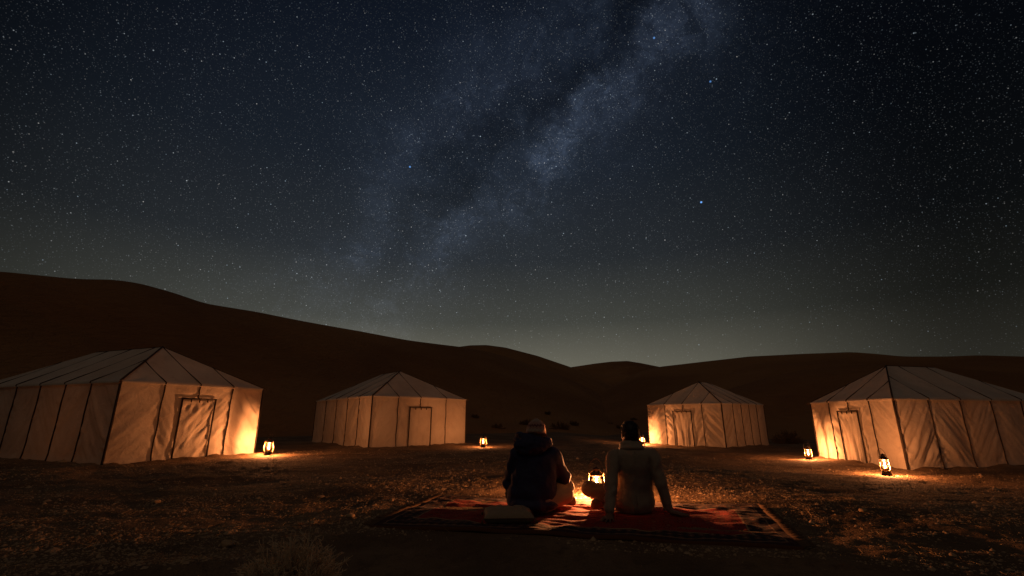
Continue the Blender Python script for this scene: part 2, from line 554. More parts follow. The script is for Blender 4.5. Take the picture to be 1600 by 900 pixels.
# ------------------------------------------------------------------ ground
TENTS = [
    dict(P0=(-8.64, 10.36), fd=(0.503, 0.864), W=3.27, sd=(-0.933, 0.359), L=6.15, z=0.0, He=1.76, Hr=2.82, s1=1.74, s2=4.65,
         front=(0.262, 0.50, 0.748), side=(1.04, 2.02, 3.03, 4.06, 5.10), door=(0.392, 0.628, 1.43), seed=1, ff=(0.15, 0.35, 0.5, 0.6), fs=(0.6, 0.35, 0.5, 0.3, 0.4, 0.3),
         label="cream canvas tent on the left, its long side running out of frame"),
    dict(P0=(-4.69, 15.92), fd=(0.687, 0.726), W=4.14, sd=(-0.627, 0.779), L=6.11, z=0.0, He=1.70, Hr=2.83, s1=2.10, s2=3.95,
         front=(0.242, 0.47, 0.758), side=(1.14, 2.28, 3.48, 4.75), door=(0.362, 0.592, 1.36), seed=2, ff=(0.3, 0.3, 0.3, 0.5), fs=(0.8, 0.6, 0.6, 0.5, 0.5),
         label="cream canvas tent standing alone left of the two people, flat smooth door flap"),
    dict(P0=(9.05, 20.54), fd=(-0.674, 0.738), W=3.62, sd=(0.796, 0.605), L=3.80, z=-0.25, He=1.86, Hr=2.94, s1=1.60, s2=2.45,
         front=(0.242, 0.497, 0.745), side=(0.92, 1.64, 2.36, 3.06), door=(0.385, 0.632, 1.55), seed=3, ff=(0.9, 0.7, 0.7, 0.7), fs=(0.6, 0.4, 0.4, 0.3, 0.3),
         label="smallest and farthest cream canvas tent, behind the dark haired person's right shoulder"),
    dict(P0=(9.58, 11.90), fd=(0.034, 0.999), W=3.49, sd=(0.970, 0.244), L=5.55, z=-0.25, He=1.70, Hr=2.75, s1=1.76, s2=3.70,
         front=(0.245, 0.49, 0.740), side=(1.14, 2.23, 3.35, 4.48), door=(0.388, 0.632, 1.42), seed=4, ff=(0.45, 0.6, 0.7, 0.5), fs=(0.75, 0.4, 0.35, 0.3, 0.3),
         label="cream canvas tent at the right edge with two lanterns standing in front of it"),
]
RUG_FL, RUG_BL, RUG_BR, RUG_FR = (np.array(p) for p in ((-1.30, 4.66), (-0.90, 6.36), (2.75, 5.61), (2.20, 3.88)))


def seg_dist(x, y, a, b):
    ax, ay = a
    bx, by = b
    dx, dy = bx - ax, by - ay
    t = np.clip(((x - ax) * dx + (y - ay) * dy) / (dx * dx + dy * dy), 0, 1)
    return np.hypot(x - ax - t * dx, y - ay - t * dy)


def in_quad(x, y, q, grow=0.0):
    """about 1 inside the quad, falling to 0 over 'grow' metres outside"""
    m = None
    n = len(q)
    for i in range(n):
        a, b = q[i], q[(i + 1) % n]
        ex, ey = b[0] - a[0], b[1] - a[1]
        l = math.hypot(ex, ey)
        d = ((x - a[0]) * ey - (y - a[1]) * ex) / l      # >0 outside for counter-clockwise
        m = d if m is None else np.maximum(m, d)
    return m


RUGQ = [RUG_FL, RUG_FR, RUG_BR, RUG_BL]


def ground_drop(x, y):
    yl = np.interp(x, [-7, -3.6, -2.57, -1.9, -1.3, 2.25, 4.0, 7.0], [0.5, 2.6, 3.37, 3.84, 4.56, 3.76, 3.1, 1.5])
    dd = np.maximum(0.0, yl - y)
    return 0.125 * dd * sstep(dd / 0.35) * sstep(3.2 - dd)


def ground_base(x, y):
    z = -0.25 * sstep((x - 2.9) / 4.2) * sstep((y - 5.0) / 4.0)
    z = z - ground_drop(x, y)          # the ground falls away in front of the rug
    return z


def ground_z(x, y):
    x, y = np.asarray(x, float), np.asarray(y, float)
    z = ground_base(x, y)
    rd = in_quad(x, y, RUGQ)
    amp = 0.18 + 0.82 * sstep(rd / 0.35)
    r = np.hypot(x, y)
    patch = 0.32 + 0.40 * sstep(fbm(x * 0.55, y * 0.55, 3.0, 3, 91) + 0.5)
    u = 0.030 * fbm(x * 0.45, y * 0.7, 0, 3, 5)
    u = u + patch * (0.024 * fbm(x * 2.1, y * 3.0, 0, 3, 11) + 0.019 * np.abs(fbm(x * 7.0, y * 8.0, 0, 3, 31)))
    # raked, trodden streaks
    u = u + 0.010 * patch * vnoise(x * 1.2 + y * 0.4, y * 9.0, 0, 77)
    amp = amp * (1 - 0.65 * np.clip(ground_drop(x, y) / 0.06, 0, 1))
    z = z + amp * u * np.clip(1.0 - (r - 40) / 60, 0, 1)
    for T in TENTS:
        P0, f, s = np.array(T['P0']), np.array(T['fd']), np.array(T['sd'])
        P1, P2 = P0 + f * T['W'], P0 + s * T['L']
        d = np.minimum(seg_dist(x, y, P0, P1), seg_dist(x, y, P0, P2))
        z = z + (0.045 + 0.035 * fbm(x * 3, y * 3, 0, 3, 55)) * np.exp(-(d / 0.28) ** 2)
    return z


def gz(x, y):
    return float(ground_z(np.array([x]), np.array([y]))[0])


def build_ground():
    ang = np.concatenate([np.radians(np.arange(-180, -62, 6.0)), np.radians(np.linspace(-62, 62, 420)),
                          np.radians(np.arange(68, 180, 6.0))])
    rad = np.concatenate([[0.0, 0.5], np.geomspace(1.0, 30.0, 300), np.geomspace(32, 900, 40)])
    A, Rr = np.meshgrid(ang, rad, indexing='ij')
    X, Y = np.sin(A) * Rr, np.cos(A) * Rr
    Z = ground_z(X, Y)
    na, nr = A.shape
    v = np.stack([X, Y, Z], -1).reshape(-1, 3)
    i = np.arange(na * (nr - 1))
    a = i // (nr - 1)
    b = i % (nr - 1)
    a2 = (a + 1) % na
    f = np.stack([a * nr + b, a * nr + b + 1, a2 * nr + b + 1, a2 * nr + b], 1)
    tag(mesh_obj('ground', v, f, M['ground']), kind='structure')


build_ground()


# ------------------------------------------------------------------ dunes
def dune(name, crest, foot, back=40.0, seed=0, power=1.35, fz=-0.6):
    """crest: (azimuth deg, elevation deg, distance m) seen from the camp; foot: distance of the front foot"""
    c = np.array(crest, float)
    n = 240
    az = np.linspace(c[0, 0], c[-1, 0], n)

    def interp(col):
        y = np.interp(az, c[:, 0], c[:, col])
        k = np.ones(5) / 5
        yp = np.pad(y, 2, mode='edge')
        return np.convolve(yp, k, 'valid')
    el, dist = interp(1), interp(2)
    H = 0.95 + np.tan(np.radians(el)) * dist
    ft = np.interp(az, c[:, 0], np.array(foot, float)) if hasattr(foot, '__len__') else np.full(n, foot)
    m1, m2 = 46, 18
    rows = []
    for j in range(m1 + m2):
        if j < m1:
            t = j / (m1 - 1)
            rr = ft + (dist - ft) * t
            zz = fz + (H - fz) * (0.55 * t ** power + 0.45 * sstep(np.array(t)))
        else:
            t = (j - m1 + 1) / m2
            rr = dist + back * t
            zz = H + (fz - 1.0 - H) * (0.85 * t + 0.15 * sstep(np.array(t)))
        a = np.radians(az)
        x, y = np.sin(a) * rr, np.cos(a) * rr
        w = math.sin(math.pi * min(1, j / (m1 - 1))) if j < m1 else 0
        zz = zz + w * (0.055 * H) * fbm(x * 0.045, y * 0.045, 0, 3, seed)
        rows.append(np.stack([x, y, zz], -1))
    v = np.stack(rows, 1)
    o = mesh_obj(name, v.reshape(-1, 3), grid_faces(n, m1 + m2), M['dune'])
    tag(o, kind='structure')
    return v


DUNE_LEFT = dune('sand_dune', [(-67.94, 6.43, 52), (-62.23, 8.55, 52), (-55.66, 10.56, 54), (-49.45, 11.91, 56), (-47.17, 12.09, 57), (-44.68, 12.28, 58), (-42.03, 12.75, 60), (-40.07, 12.74, 62), (-37.39, 12.3, 64), (-34.51, 11.6, 66), (-29.69, 11.3, 70), (-24.38, 10.67, 75), (-18.68, 10.03, 80), (-12.63, 9.17, 88), (-6.37, 8.56, 95), (-3.19, 8.05, 98), (0.0, 7.2, 102), (3.94, 5.87, 108), (7.78, 4.38, 115), (11.48, 2.4, 120), (15.0, 0.34, 125)], 26, 60, 3)
DUNE_MID = dune('sand_dune', [(-15.27, 3.97, 150), (-10.98, 7.07, 150), (-7.94, 8.37, 150), (-5.19, 8.77, 150), (-3.2, 8.83, 150), (-0.8, 8.53, 150), (3.18, 7.5, 152), (7.07, 6.15, 155), (10.1, 4.81, 158), (13.75, 3.11, 160), (17.86, 0.69, 160)], 75, 60, 16)
DUNE_FAR = dune('sand_dune', [(0.0, 4.12, 260), (3.93, 5.41, 260), (7.07, 6.07, 260), (10.18, 6.48, 260), (12.1, 6.66, 260), (13.99, 6.69, 260), (15.45, 6.42, 260), (17.6, 5.9, 260), (20.35, 5.08, 260), (23.6, 3.77, 260)], 120, 80, 29)
DUNE_RIGHT = dune('sand_dune', [(7.66, 1.09, 105), (12.32, 4.02, 105), (15.38, 5.45, 105), (17.6, 5.9, 106), (22.54, 6.3, 106), (27.17, 6.62, 105), (32.02, 6.58, 104), (36.4, 6.44, 100), (38.38, 6.09, 100), (40.24, 5.69, 100), (43.33, 5.42, 98), (45.38, 5.35, 98), (47.98, 4.99, 98), (54.16, 4.14, 98), (62.82, 3.66, 95), (68.15, 2.69, 95)], 40, 60, 42)
DUNE_NRIGHT = dune('sand_dune', [(19.27, 1.04, 60), (22.09, 2.13, 60), (25.17, 3.31, 60), (28.1, 4.17, 60), (31.17, 4.77, 58), (34.59, 5.1, 56), (37.71, 5.09, 55), (40.99, 4.74, 54), (44.74, 4.13, 53), (48.38, 3.5, 52), (53.77, 2.44, 50), (62.2, 1.21, 50)], 30, 40, 55)

# ------------------------------------------------------------------ tents
def build_tent(T):
    P0 = np.array([*T['P0'], T['z']])
    f = np.array([*T['fd'], 0.0])
    s = np.array([*T['sd'], 0.0])
    W, L, He, Hr, s1, s2 = (T[k] for k in ('W', 'L', 'He', 'Hr', 's1', 's2'))
    sd = T['seed']
    up = np.array([0, 0, 1.0])
    loc = P0 + f * W / 2 + s * L / 2
    root = thing('canvas_tent', T['label'], 'tent', tuple(loc), 0, 'canvas tents round the camp')
    peak1 = P0 + f * W / 2 + s * s1 + up * Hr
    peak2 = P0 + f * W / 2 + s * s2 + up * Hr
    C = [P0, P0 + f * W, P0 + f * W + s * L, P0 + s * L]      # near corner, front end, far end, side end
    out_f = np.cross(f, up)
    if out_f @ (-s) < 0:
        out_f = -out_f
    out_s = np.cross(s, up)
    if out_s @ (-f) < 0:
        out_s = -out_s
    door = T['door']

    def wall(A, d, length, nrm, knots, front=False, detail=True):
        ks = [0.0] + [k * length if front else k for k in knots] + [length]
        for i in range(len(ks) - 1):
            a, b = ks[i], ks[i + 1]
            nu = 30 if detail else 8
            nv = 44 if detail else 6
            u = np.linspace(a, b, nu)
            h = np.linspace(0, 1, nv)
            U, Hh = np.meshgrid(u, h, indexing='ij')
            e = np.minimum(U - a, b - U)                       # distance to the nearest seam
            edge = sstep(e / 0.10)
            side = np.where(U - a < b - U, 1.0, -1.0)
            ph = vnoise(U * 0 + i * 3.1 + sd, Hh * 2.0, 0, 9) * 2.0
            # puckers running up and away from each seam
            w = Hh * He * 21.0 - e * 13.0 * (1 if (i + sd) % 2 else -1) + 5.0 * vnoise(U * 1.5 + sd, Hh * 3.0, 0, 41 + i)
            puck = sstep(e / 0.035) * np.sin(w) * np.exp(-(e / 0.20) ** 2) * (0.35 + 0.65 * np.clip(vnoise(U * 0.7 + i, Hh * 4.0, sd, 13) + 0.4, 0, 1))
            # long slack folds hanging between corners
            q = U * (1.8 if i % 2 else -1.6) + Hh * He * 1.4
            slack = fbm(q * 1.7 + sd * 5, (U + Hh * He) * 0.6, i, 3, 23)
            ridge = 1 - np.abs(fbm(q * 3.4 + sd * 2, (U - Hh * He) * 0.55, i * 2.0, 3, 67, 0.55)) ** 0.8
            belly = math.sin(1) * np.sin(np.pi * np.clip((U - a) / (b - a), 0, 1)) * np.sin(np.pi * Hh ** 0.8)
            am = (T['ff'] if front else T['fs'])[i] if detail else 1
            dsp = am * edge * (0.044 * slack + 0.055 * (ridge - 0.6)) + (0.35 + 0.65 * am) * 0.028 * puck + 0.035 * belly
            dsp = dsp * (0.25 + 0.75 * sstep(Hh / 0.2)) * (0.2 + 0.8 * sstep((1 - Hh) / 0.18)) if detail else dsp * 0.5
            hem = 0.03 * sstep((0.12 - Hh) / 0.12)              # bottom kicks out a little
            if front:
                t = U / length
                inside = sstep((t - door[0] + 0.07) / 0.08) * sstep((door[1] + 0.07 - t) / 0.08) * sstep((door[2] + 0.20 - Hh * He) / 0.2)
                dsp = dsp * (1 - 0.7 * inside) - 0.024 * inside
            z = Hh * He - 0.03 * (1 - Hh) + 0.018 * np.sin(np.pi * (U - a) / (b - a)) * (1 - Hh) ** 6
            P = A + U[..., None] * d + z[..., None] * up + (dsp + hem)[..., None] * nrm
            mesh_obj('wall_panel', P - loc, grid_faces(nu, nv), M['canvas'], root)

    def roof(A, d, length, nrm, top, knots, apexes, detail=True):
        ks = [0.0] + list(knots) + [length]
        for i in range(len(ks) - 1):
            a, b = ks[i], ks[i + 1]
            nu = 14 if detail else 6
            u = np.unique(np.round(np.concatenate([np.linspace(a, b, nu), [q for q in apexes if a < q < b]]), 5))
            nu = len(u)
            nv = 18
            v = np.linspace(0, 1, nv)
            U, Vv = np.meshgrid(u, v, indexing='ij')
            E_ = A + U[..., None] * d + up * (He + 0.012) + nrm * 0.035
            Tp = top(U)
            P = E_ + (Tp - E_) * Vv[..., None]
            edge = sstep(np.minimum(U - a, b - U) / 0.12)
            sag = -0.035 * np.sin(np.pi * np.clip((U - a) / (b - a), 0, 1)) * np.sin(np.pi * Vv)
            wr = 0.016 * edge * fbm(U * 2.2 + sd, Vv * 2.5, i, 3, 71) * np.sin(np.pi * Vv)
            n2 = up * 0.8 + nrm * 0.5
            P = P + (sag + wr)[..., None] * n2
            # a small valance hangs below the eave
            lip = P[:, :1, :] - up * 0.045 - nrm * 0.004
            P = np.concatenate([lip, P], 1)
            mesh_obj('roof_panel', P - loc, grid_faces(nu, nv + 1), M['roof'], root)

    def lerp(p, q, t):
        return p + (q - p) * t[..., None]

    def top_front(U, a=C[0], b=C[1], pk=peak1):
        t = U / W
        e0, e1 = a + up * (He + 0.01), b + up * (He + 0.01)
        return np.where((t <= 0.5)[..., None], lerp(e0, pk, t * 2), lerp(e1, pk, (1 - t) * 2))

    def top_side(U, a=C[0], b=C[3]):
        e0, e1 = a + up * (He + 0.01), b + up * (He + 0.01)
        p1 = lerp(e0, peak1, np.clip(U / s1, 0, 1))
        p2 = lerp(peak1, peak2, np.clip((U - s1) / (s2 - s1), 0, 1))
        p3 = lerp(e1, peak2, np.clip((L - U) / (L - s2), 0, 1))
        return np.where((U < s1)[..., None], p1, np.where((U < s2)[..., None], p2, p3))

    wall(C[0], f, W, out_f, T['front'], True)
    wall(C[0], s, L, out_s, T['side'])
    wall(C[3], f, W, -out_f, [], detail=False)
    wall(C[1], s, L, -out_s, [], detail=False)
    roof(C[0], f, W, out_f, top_front, [k * W for k in T['front']], [W / 2])
    roof(C[0], s, L, out_s, top_side, T['side'], [s1, s2])
    roof(C[3], f, W, -out_f, lambda U: top_front(U, C[3], C[2], peak2), [], [W / 2], False)
    roof(C[1], s, L, -out_s, lambda U: top_side(U, C[1], C[2]), [], [s1, s2], False)

    # dark webbing over every seam, each strip a part
    def strip(pts, wdt, name='seam_strip'):
        m = MB()
        pts = [Vector(p - loc) for p in pts]
        m.tube(pts, wdt / 2, 6)
        m.build(name, M['tape'], root)

    def wall_pts(A, d, t, nrm, z0, z1, n=9):
        r_ = np.random.default_rng(int(t * 1000) + sd)
        ph = r_.uniform(0, 6)
        return [A + d * (t + 0.010 * math.sin(5 * k / n * 3 + ph)) + up * (z0 + (z1 - z0) * k / (n - 1)) +
                nrm * (0.012 + 0.03 * sstep(np.array((0.12 - k / (n - 1)) / 0.12))) for k in range(n)]
    for i, k in enumerate(T['front']):
        t = k * W
        b = C[0] + f * t
        mid = (door[0] < k < door[1])
        strip(wall_pts(C[0], f, t, out_f, door[2] + 0.01 if mid else -0.02, He - 0.02), 0.030)
        tp = top_front(np.array([t]))[0]
        e_ = b + up * (He + 0.022) + out_f * 0.045
        strip([b + up * (He - 0.02) + out_f * 0.045, e_] + [e_ + (tp - e_) * q + up * (0.012 - 0.028 * math.sin(math.pi * q)) for q in (0.15, 0.3, 0.5, 0.7, 0.85, 1.0)], 0.026)
    for t in T['side']:
        strip(wall_pts(C[0], s, t, out_s, -0.02, He - 0.02), 0.030)
        b = C[0] + s * t
        tp = top_side(np.array([t]))[0]
        e_ = b + up * (He + 0.022) + out_s * 0.045
        strip([b + up * (He - 0.02) + out_s * 0.045, e_] + [e_ + (tp - e_) * q + up * (0.012 - 0.028 * math.sin(math.pi * q)) for q in (0.15, 0.3, 0.5, 0.7, 0.85, 1.0)], 0.022)
    diag = (out_f + out_s) / np.linalg.norm(out_f + out_s)
    # corner posts and hip webbing
    strip([C[0] + diag * 0.035 - up * 0.05, C[0] + diag * 0.018 + up * He * 0.5, C[0] + diag * 0.035 + up * He], 0.052, 'corner_post')
    strip([C[0] + diag * 0.05 + up * (He - 0.01), C[0] + diag * 0.05 + up * (He + 0.02), (C[0] + up * He) * 0.5 + peak1 * 0.5 + up * 0.018, peak1 + up * 0.012], 0.044, 'hip_webbing')
    d1 = (out_f - out_s) / np.linalg.norm(out_f - out_s)
    strip([C[1] + d1 * 0.02 - up * 0.05, C[1] + d1 * 0.02 + up * He], 0.026, 'corner_post')
    strip([C[1] + d1 * 0.05 + up * (He + 0.015), (C[1] + up * He) * 0.5 + peak1 * 0.5 + up * 0.012, peak1 + up * 0.010], 0.018, 'hip_webbing')
    d3 = (out_s - out_f) / np.linalg.norm(out_s - out_f)
    strip([C[3] + d3 * 0.02 - up * 0.05, C[3] + d3 * 0.02 + up * He], 0.024, 'corner_post')
    strip([peak1 + up * 0.010, peak2 + up * 0.010], 0.016, 'ridge_webbing')

    # door: frame of three bars, hanging flap, toggles
    a, b, hd = door[0] * W, door[1] * W, door[2]
    base = C[0] + out_f * 0.026
    for t in (a, b):
        lean = 0.03 * W * (0 if T['seed'] == 1 else 0)
        strip([base + f * (t + lean) - up * 0.04, base + f * t + up * (hd * 0.5), base + f * t + up * hd], 0.040, 'door_post')
    strip([base + f * (a - 0.02) + up * hd, base + f * (b + 0.02) + up * hd], 0.040, 'door_lintel')
    nu, nv = 26, 34
    U, Hh = np.meshgrid(np.linspace(a + 0.02, b - 0.02, nu), np.linspace(0, 1, nv), indexing='ij')
    x = (U - a) / (b - a)
    amp = {1: 1.0, 2: 0.30, 3: 0.9, 4: 1.0}[sd]
    if sd == 1:      # pulled into diagonal folds
        q = x * 1.0 - Hh * 1.35
        fold = 0.5 - 1.6 * np.abs(fbm(q * 3.0 + 4, Hh * 0.9 + x * 0.7, 1.0, 3, 88)) + 0.3 * fbm(q * 8, x * 2, 0, 2, 3)
    else:            # hangs in upright folds gathered under the toggles
        fan = (x - 0.5) * (1.15 - 0.85 * Hh ** 2)
        fold = 0.5 - 1.5 * np.abs(fbm(fan * 6.5 + sd, Hh * 0.8, 2.0, 3, 88))
    dsp = 0.034 * amp * fold * sstep((1 - Hh) / 0.12) + 0.010 * amp * np.sin(x * 9 * np.pi) * sstep((Hh - 0.72) / 0.2) * sstep((1.02 - Hh) / 0.1)
    P = C[0] + U[..., None] * f + (Hh * (hd - 0.06) + 0.012)[..., None] * up + (0.014 + dsp)[..., None] * out_f
    flap = mesh_obj('door_flap', P - loc, grid_faces(nu, nv), M['canvas'], root)
    for q in (0.25, 0.5, 0.75):
        m = MB()
        p = base + f * (a + (b - a) * q) + up * (hd + 0.005) + out_f * 0.012
        m.tube([Vector(p - loc), Vector(p - up * 0.05 - loc), Vector(p - up * 0.09 + out_f * 0.004 - loc)], [0.010, 0.016, 0.013], 6)
        m.build('toggle', M['tape'], flap)
    # rope loops at the eave corners
    for c_, d_ in ((C[0], diag), (C[1], d1), (C[3], d3)):
        m = MB()
        p = c_ + up * (He - 0.02) + d_ * 0.05
        m.tube([Vector(p + d_ * 0.03 * (1 - math.cos(k * 0.785)) - up * 0.03 * math.sin(k * 0.785) - loc) for k in range(8)], 0.006, 5, closed=True)
        m.build('rope_loop', M['fringe'], root)
    # unseen fill light added inside, so the canvas glows
    ld = bpy.data.lights.new('tent_fill', 'POINT')
    ld.energy = TENT_GLOW_W * T.get('glow', 1.0)
    ld.color = LAMP_COL
    ld.shadow_soft_size = 0.06
    lo = bpy.data.objects.new('tent_fill', ld)
    COL.objects.link(lo)
    lo.parent = root
    lo.location = tuple(P0 + f * W * 0.5 + s * min(L * 0.45, 2.2) + up * 0.75 - loc)
    return root


for T in TENTS:
    build_tent(T)


# ------------------------------------------------------------------ lanterns
def make_lantern():
    root = thing('oil_lantern', 'lantern', 'lantern', group='burning oil lanterns around the camp')
    b = MB()
    b.lathe([(0.098, 0.0), (0.102, 0.006), (0.100, 0.014), (0.088, 0.030), (0.084, 0.060), (0.080, 0.078), (0.060, 0.092), (0.036, 0.100)], 24)
    tank = b.build('fuel_tank', M['iron'], root)
    c = MB()
    c.lathe([(0.014, 0.0), (0.016, 0.004), (0.016, 0.012), (0.010, 0.016)], 12, (0.055, 0, 0.084))
    c.build('filler_cap', M['brass'], tank)
    b = MB()
    b.lathe([(0.034, 0.100), (0.040, 0.106), (0.040, 0.114), (0.026, 0.122), (0.026, 0.134), (0.050, 0.140), (0.050, 0.148), (0.014, 0.156)], 20)
    b.build('burner', M['brass'], root)
    b = MB()
    b.lathe([(0.044, 0.148), (0.056, 0.170), (0.066, 0.200), (0.068, 0.226), (0.062, 0.258), (0.050, 0.290), (0.044, 0.304)], 28, close=False)
    b.build('glass_globe', M['glass'], root)
    b = MB()
    b.lathe([(0.004, 0.158), (0.011, 0.166), (0.0155, 0.180), (0.0145, 0.196), (0.010, 0.216), (0.005, 0.236), (0.001, 0.250)], 14)
    b.build('flame', M['flame'], root)
    b = MB()
    b.lathe([(0.052, 0.300), (0.062, 0.306), (0.084, 0.322), (0.086, 0.330), (0.060, 0.352), (0.040, 0.366), (0.036, 0.392), (0.048, 0.396), (0.050, 0.404), (0.030, 0.420), (0.012, 0.428), (0.004, 0.436)], 24)
    b.build('chimney_hood', M['iron'], root)
    for sx in (-1, 1):
        b = MB()
        b.tube([(sx * 0.070, 0, 0.084), (sx * 0.104, 0, 0.100), (sx * 0.122, 0, 0.132), (sx * 0.120, 0, 0.180), (sx * 0.112, 0, 0.250),
                (sx * 0.102, 0, 0.310), (sx * 0.088, 0, 0.345), (sx * 0.060, 0, 0.372), (sx * 0.034, 0, 0.382)], 0.0085, 8)
        b.build('side_tube', M['brass'], root)
    b = MB()
    for z, r in ((0.196, 0.073), (0.262, 0.069)):
        b.tube([(r * math.cos(k * math.pi / 8), r * math.sin(k * math.pi / 8), z) for k in range(16)], 0.0022, 5, closed=True)
    for k in range(2):
        a = math.pi / 2 + k * math.pi
        b.tube([(math.cos(a) * r, math.sin(a) * r, z) for r, z in ((0.05, 0.146), (0.074, 0.190), (0.075, 0.230), (0.066, 0.275), (0.054, 0.304))], 0.0022, 5)
    b.build('wire_guard', M['iron'], root)
    b = MB()
    b.tube([(0.104 * math.cos(t), 0.012 + 0.03 * math.sin(t), 0.318 + 0.215 * math.sin(t) ** 0.8) for t in np.linspace(0.0, math.pi, 20)], 0.0036, 6)
    b.build('bail_handle', M['iron'], root)
    return root


def dup(root, loc, rz, scale=1.0):
    r = root.copy()
    COL.objects.link(r)
    r.location, r.rotation_euler, r.scale = loc, (0, 0, rz), (scale,) * 3
    for ch in list(root.children):
        c = ch.copy()
        COL.objects.link(c)
        c.parent = r
        for g in ch.children:
            d = g.copy()
            COL.objects.link(d)
            d.parent = c
    return r


LANTERNS = [
    ((1.035, 6.06), 0.88, -0.15, LAMP_W_NEAR, 'burning oil lantern standing on the sand beyond the rug, partly behind the bent knee'),
    ((-6.42, 12.83), 0.97, 0.2, LAMP_W * 0.75, 'burning oil lantern beside the front corner of the left tent'),
    ((-1.01, 16.98), 0.92, 0.1, LAMP_W * 0.28, 'small burning oil lantern alone on the sand, left of the person in the knit cap'),
    ((6.12, 22.75), 0.95, -0.1, LAMP_W * 0.9, 'burning oil lantern half hidden behind the head of the dark haired person'),
    ((9.05, 14.90), 0.95, 0.0, LAMP_W * 0.75, 'burning oil lantern at the far front corner of the right hand tent'),
    ((8.35, 11.0), 1.06, 0.15, LAMP_W * 0.68, 'larger burning oil lantern with raised wire handle before the right hand tent'),
]
lantern0 = make_lantern()
for i, ((x, y), sc, rz, pw, lab) in enumerate(LANTERNS):
    z = gz(x, y)
    if i == 0:
        o = lantern0
        o.location, o.rotation_euler, o.scale = (x, y, z), (0, 0, rz), (sc,) * 3
    else:
        o = dup(lantern0, (x, y, z), rz, sc)
    o['label'] = lab
for i, o in enumerate([q for q in list(COL.objects) if q.get('category') == 'lantern']):
    pw = LANTERNS[i][3]
    ld = bpy.data.lights.new('lantern_light', 'POINT')
    ld.energy = pw
    ld.color = LAMP_COL
    ld.shadow_soft_size = 0.016
    lo = bpy.data.objects.new('lantern_light', ld)
    COL.objects.link(lo)
    lo.parent = o
    lo.location = (0, 0, 0.205)


# ------------------------------------------------------------------ rug, fringe, cushion
def rug_pos(u, v):
    """u along (0..1, left to right), v across (0 near .. 1 far)"""
    u, v = np.asarray(u, float), np.asarray(v, float)
    wob = 0.018 * vnoise(u * 7.0, 0 * u, 1.0, 3)
    a = RUG_FL + (RUG_FR - RUG_FL) * u[..., None]
    b = RUG_BL + (RUG_BR - RUG_BL) * u[..., None]
    p = a + (b - a) * v[..., None]
    p[..., 1] += wob * (1 - v) * 1.6
    x, y = p[..., 0], p[..., 1]
    z = ground_base(x, y) + 0.022
    body = sstep(np.minimum(np.minimum(u, 1 - u) / 0.04, np.minimum(v, 1 - v) / 0.08))
    ridg = 1 - np.abs(fbm(u * 3.4 + v * 0.9, v * 6.5, 0, 3, 51))
    z = z + body * (0.026 * (ridg - 0.55) + 0.010 * fbm(u * 22, v * 12, 0, 2, 19)) + (1 - body) * 0.010 * vnoise(u * 11, v * 7, 0, 29)
    z = z + 0.012 * vnoise(u * 5.0, v * 3.0, 0, 8)
    return np.stack([x, y, z], -1)


def build_rug():
    c = rug_pos(np.array([0.5]), np.array([0.5]))[0]
    root = thing('rug', 'long red patterned rug with dark borders and fringed ends spread on the sand', 'rug', (c[0], c[1], 0))
    off = np.array([c[0], c[1], 0.0])
    nu, nv = 300, 130
    U, V = np.meshgrid(np.linspace(0, 1, nu), np.linspace(0, 1, nv), indexing='ij')
    P = rug_pos(U, V) - off
    top = P.reshape(-1, 3)
    uv = np.stack([U * 3.85, V * 1.78], -1).reshape(-1, 2)
    loop = np.concatenate([np.arange(nu) * nv, (nu - 1) * nv + np.arange(1, nv), np.arange(nu - 2, -1, -1) * nv + nv - 1, np.arange(nv - 2, 0, -1)])
    low = top[loop] - np.array([0, 0, 0.03])
    v = np.concatenate([top, low])
    k = len(loop)
    i = np.arange(k)
    j = (i + 1) % k
    skirt = np.stack([loop[i], len(top) + i, len(top) + j, loop[j]], 1)
    f = np.concatenate([grid_faces(nu, nv), skirt])
    mesh_obj('woven_field', v, f, M['rug'], root, uv=np.concatenate([uv, uv[loop]]))
    for end in (0.0, 1.0):
        m = MB()
        for q in np.linspace(0.01, 0.99, 95):
            p = rug_pos(np.array([end]), np.array([q]))[0] - off
            d = (RUG_FL - RUG_FR) / np.linalg.norm(RUG_FL - RUG_FR) * (1 if end == 0 else -1)
            n = np.array([-d[1], d[0]])
            ln = RNG.uniform(0.05, 0.11)
            side = RNG.normal(0, 0.35)
            e = p[:2] + d * ln + n * side * ln
            mid = p[:2] + d * ln * 0.5
            m.tube([(p[0] - d[0] * 0.01, p[1] - d[1] * 0.01, p[2] - 0.002), (*mid, p[2] + RNG.uniform(-0.004, 0.008)), (*e, 0.018 + RNG.uniform(0, 0.012))],
                   [0.006, 0.005, 0.003], 4)
        tag(m.build('fringe', M['fringe'], root), kind='stuff')
    return root


build_rug()


def rug_z(x, y):
    """height of the rug near a point, by a small search on its parameters"""
    us, vs_ = np.meshgrid(np.linspace(0, 1, 90), np.linspace(0, 1, 50), indexing='ij')
    P = rug_pos(us, vs_)
    d = (P[..., 0] - x) ** 2 + (P[..., 1] - y) ** 2
    return float(P[..., 2].ravel()[d.argmin()])


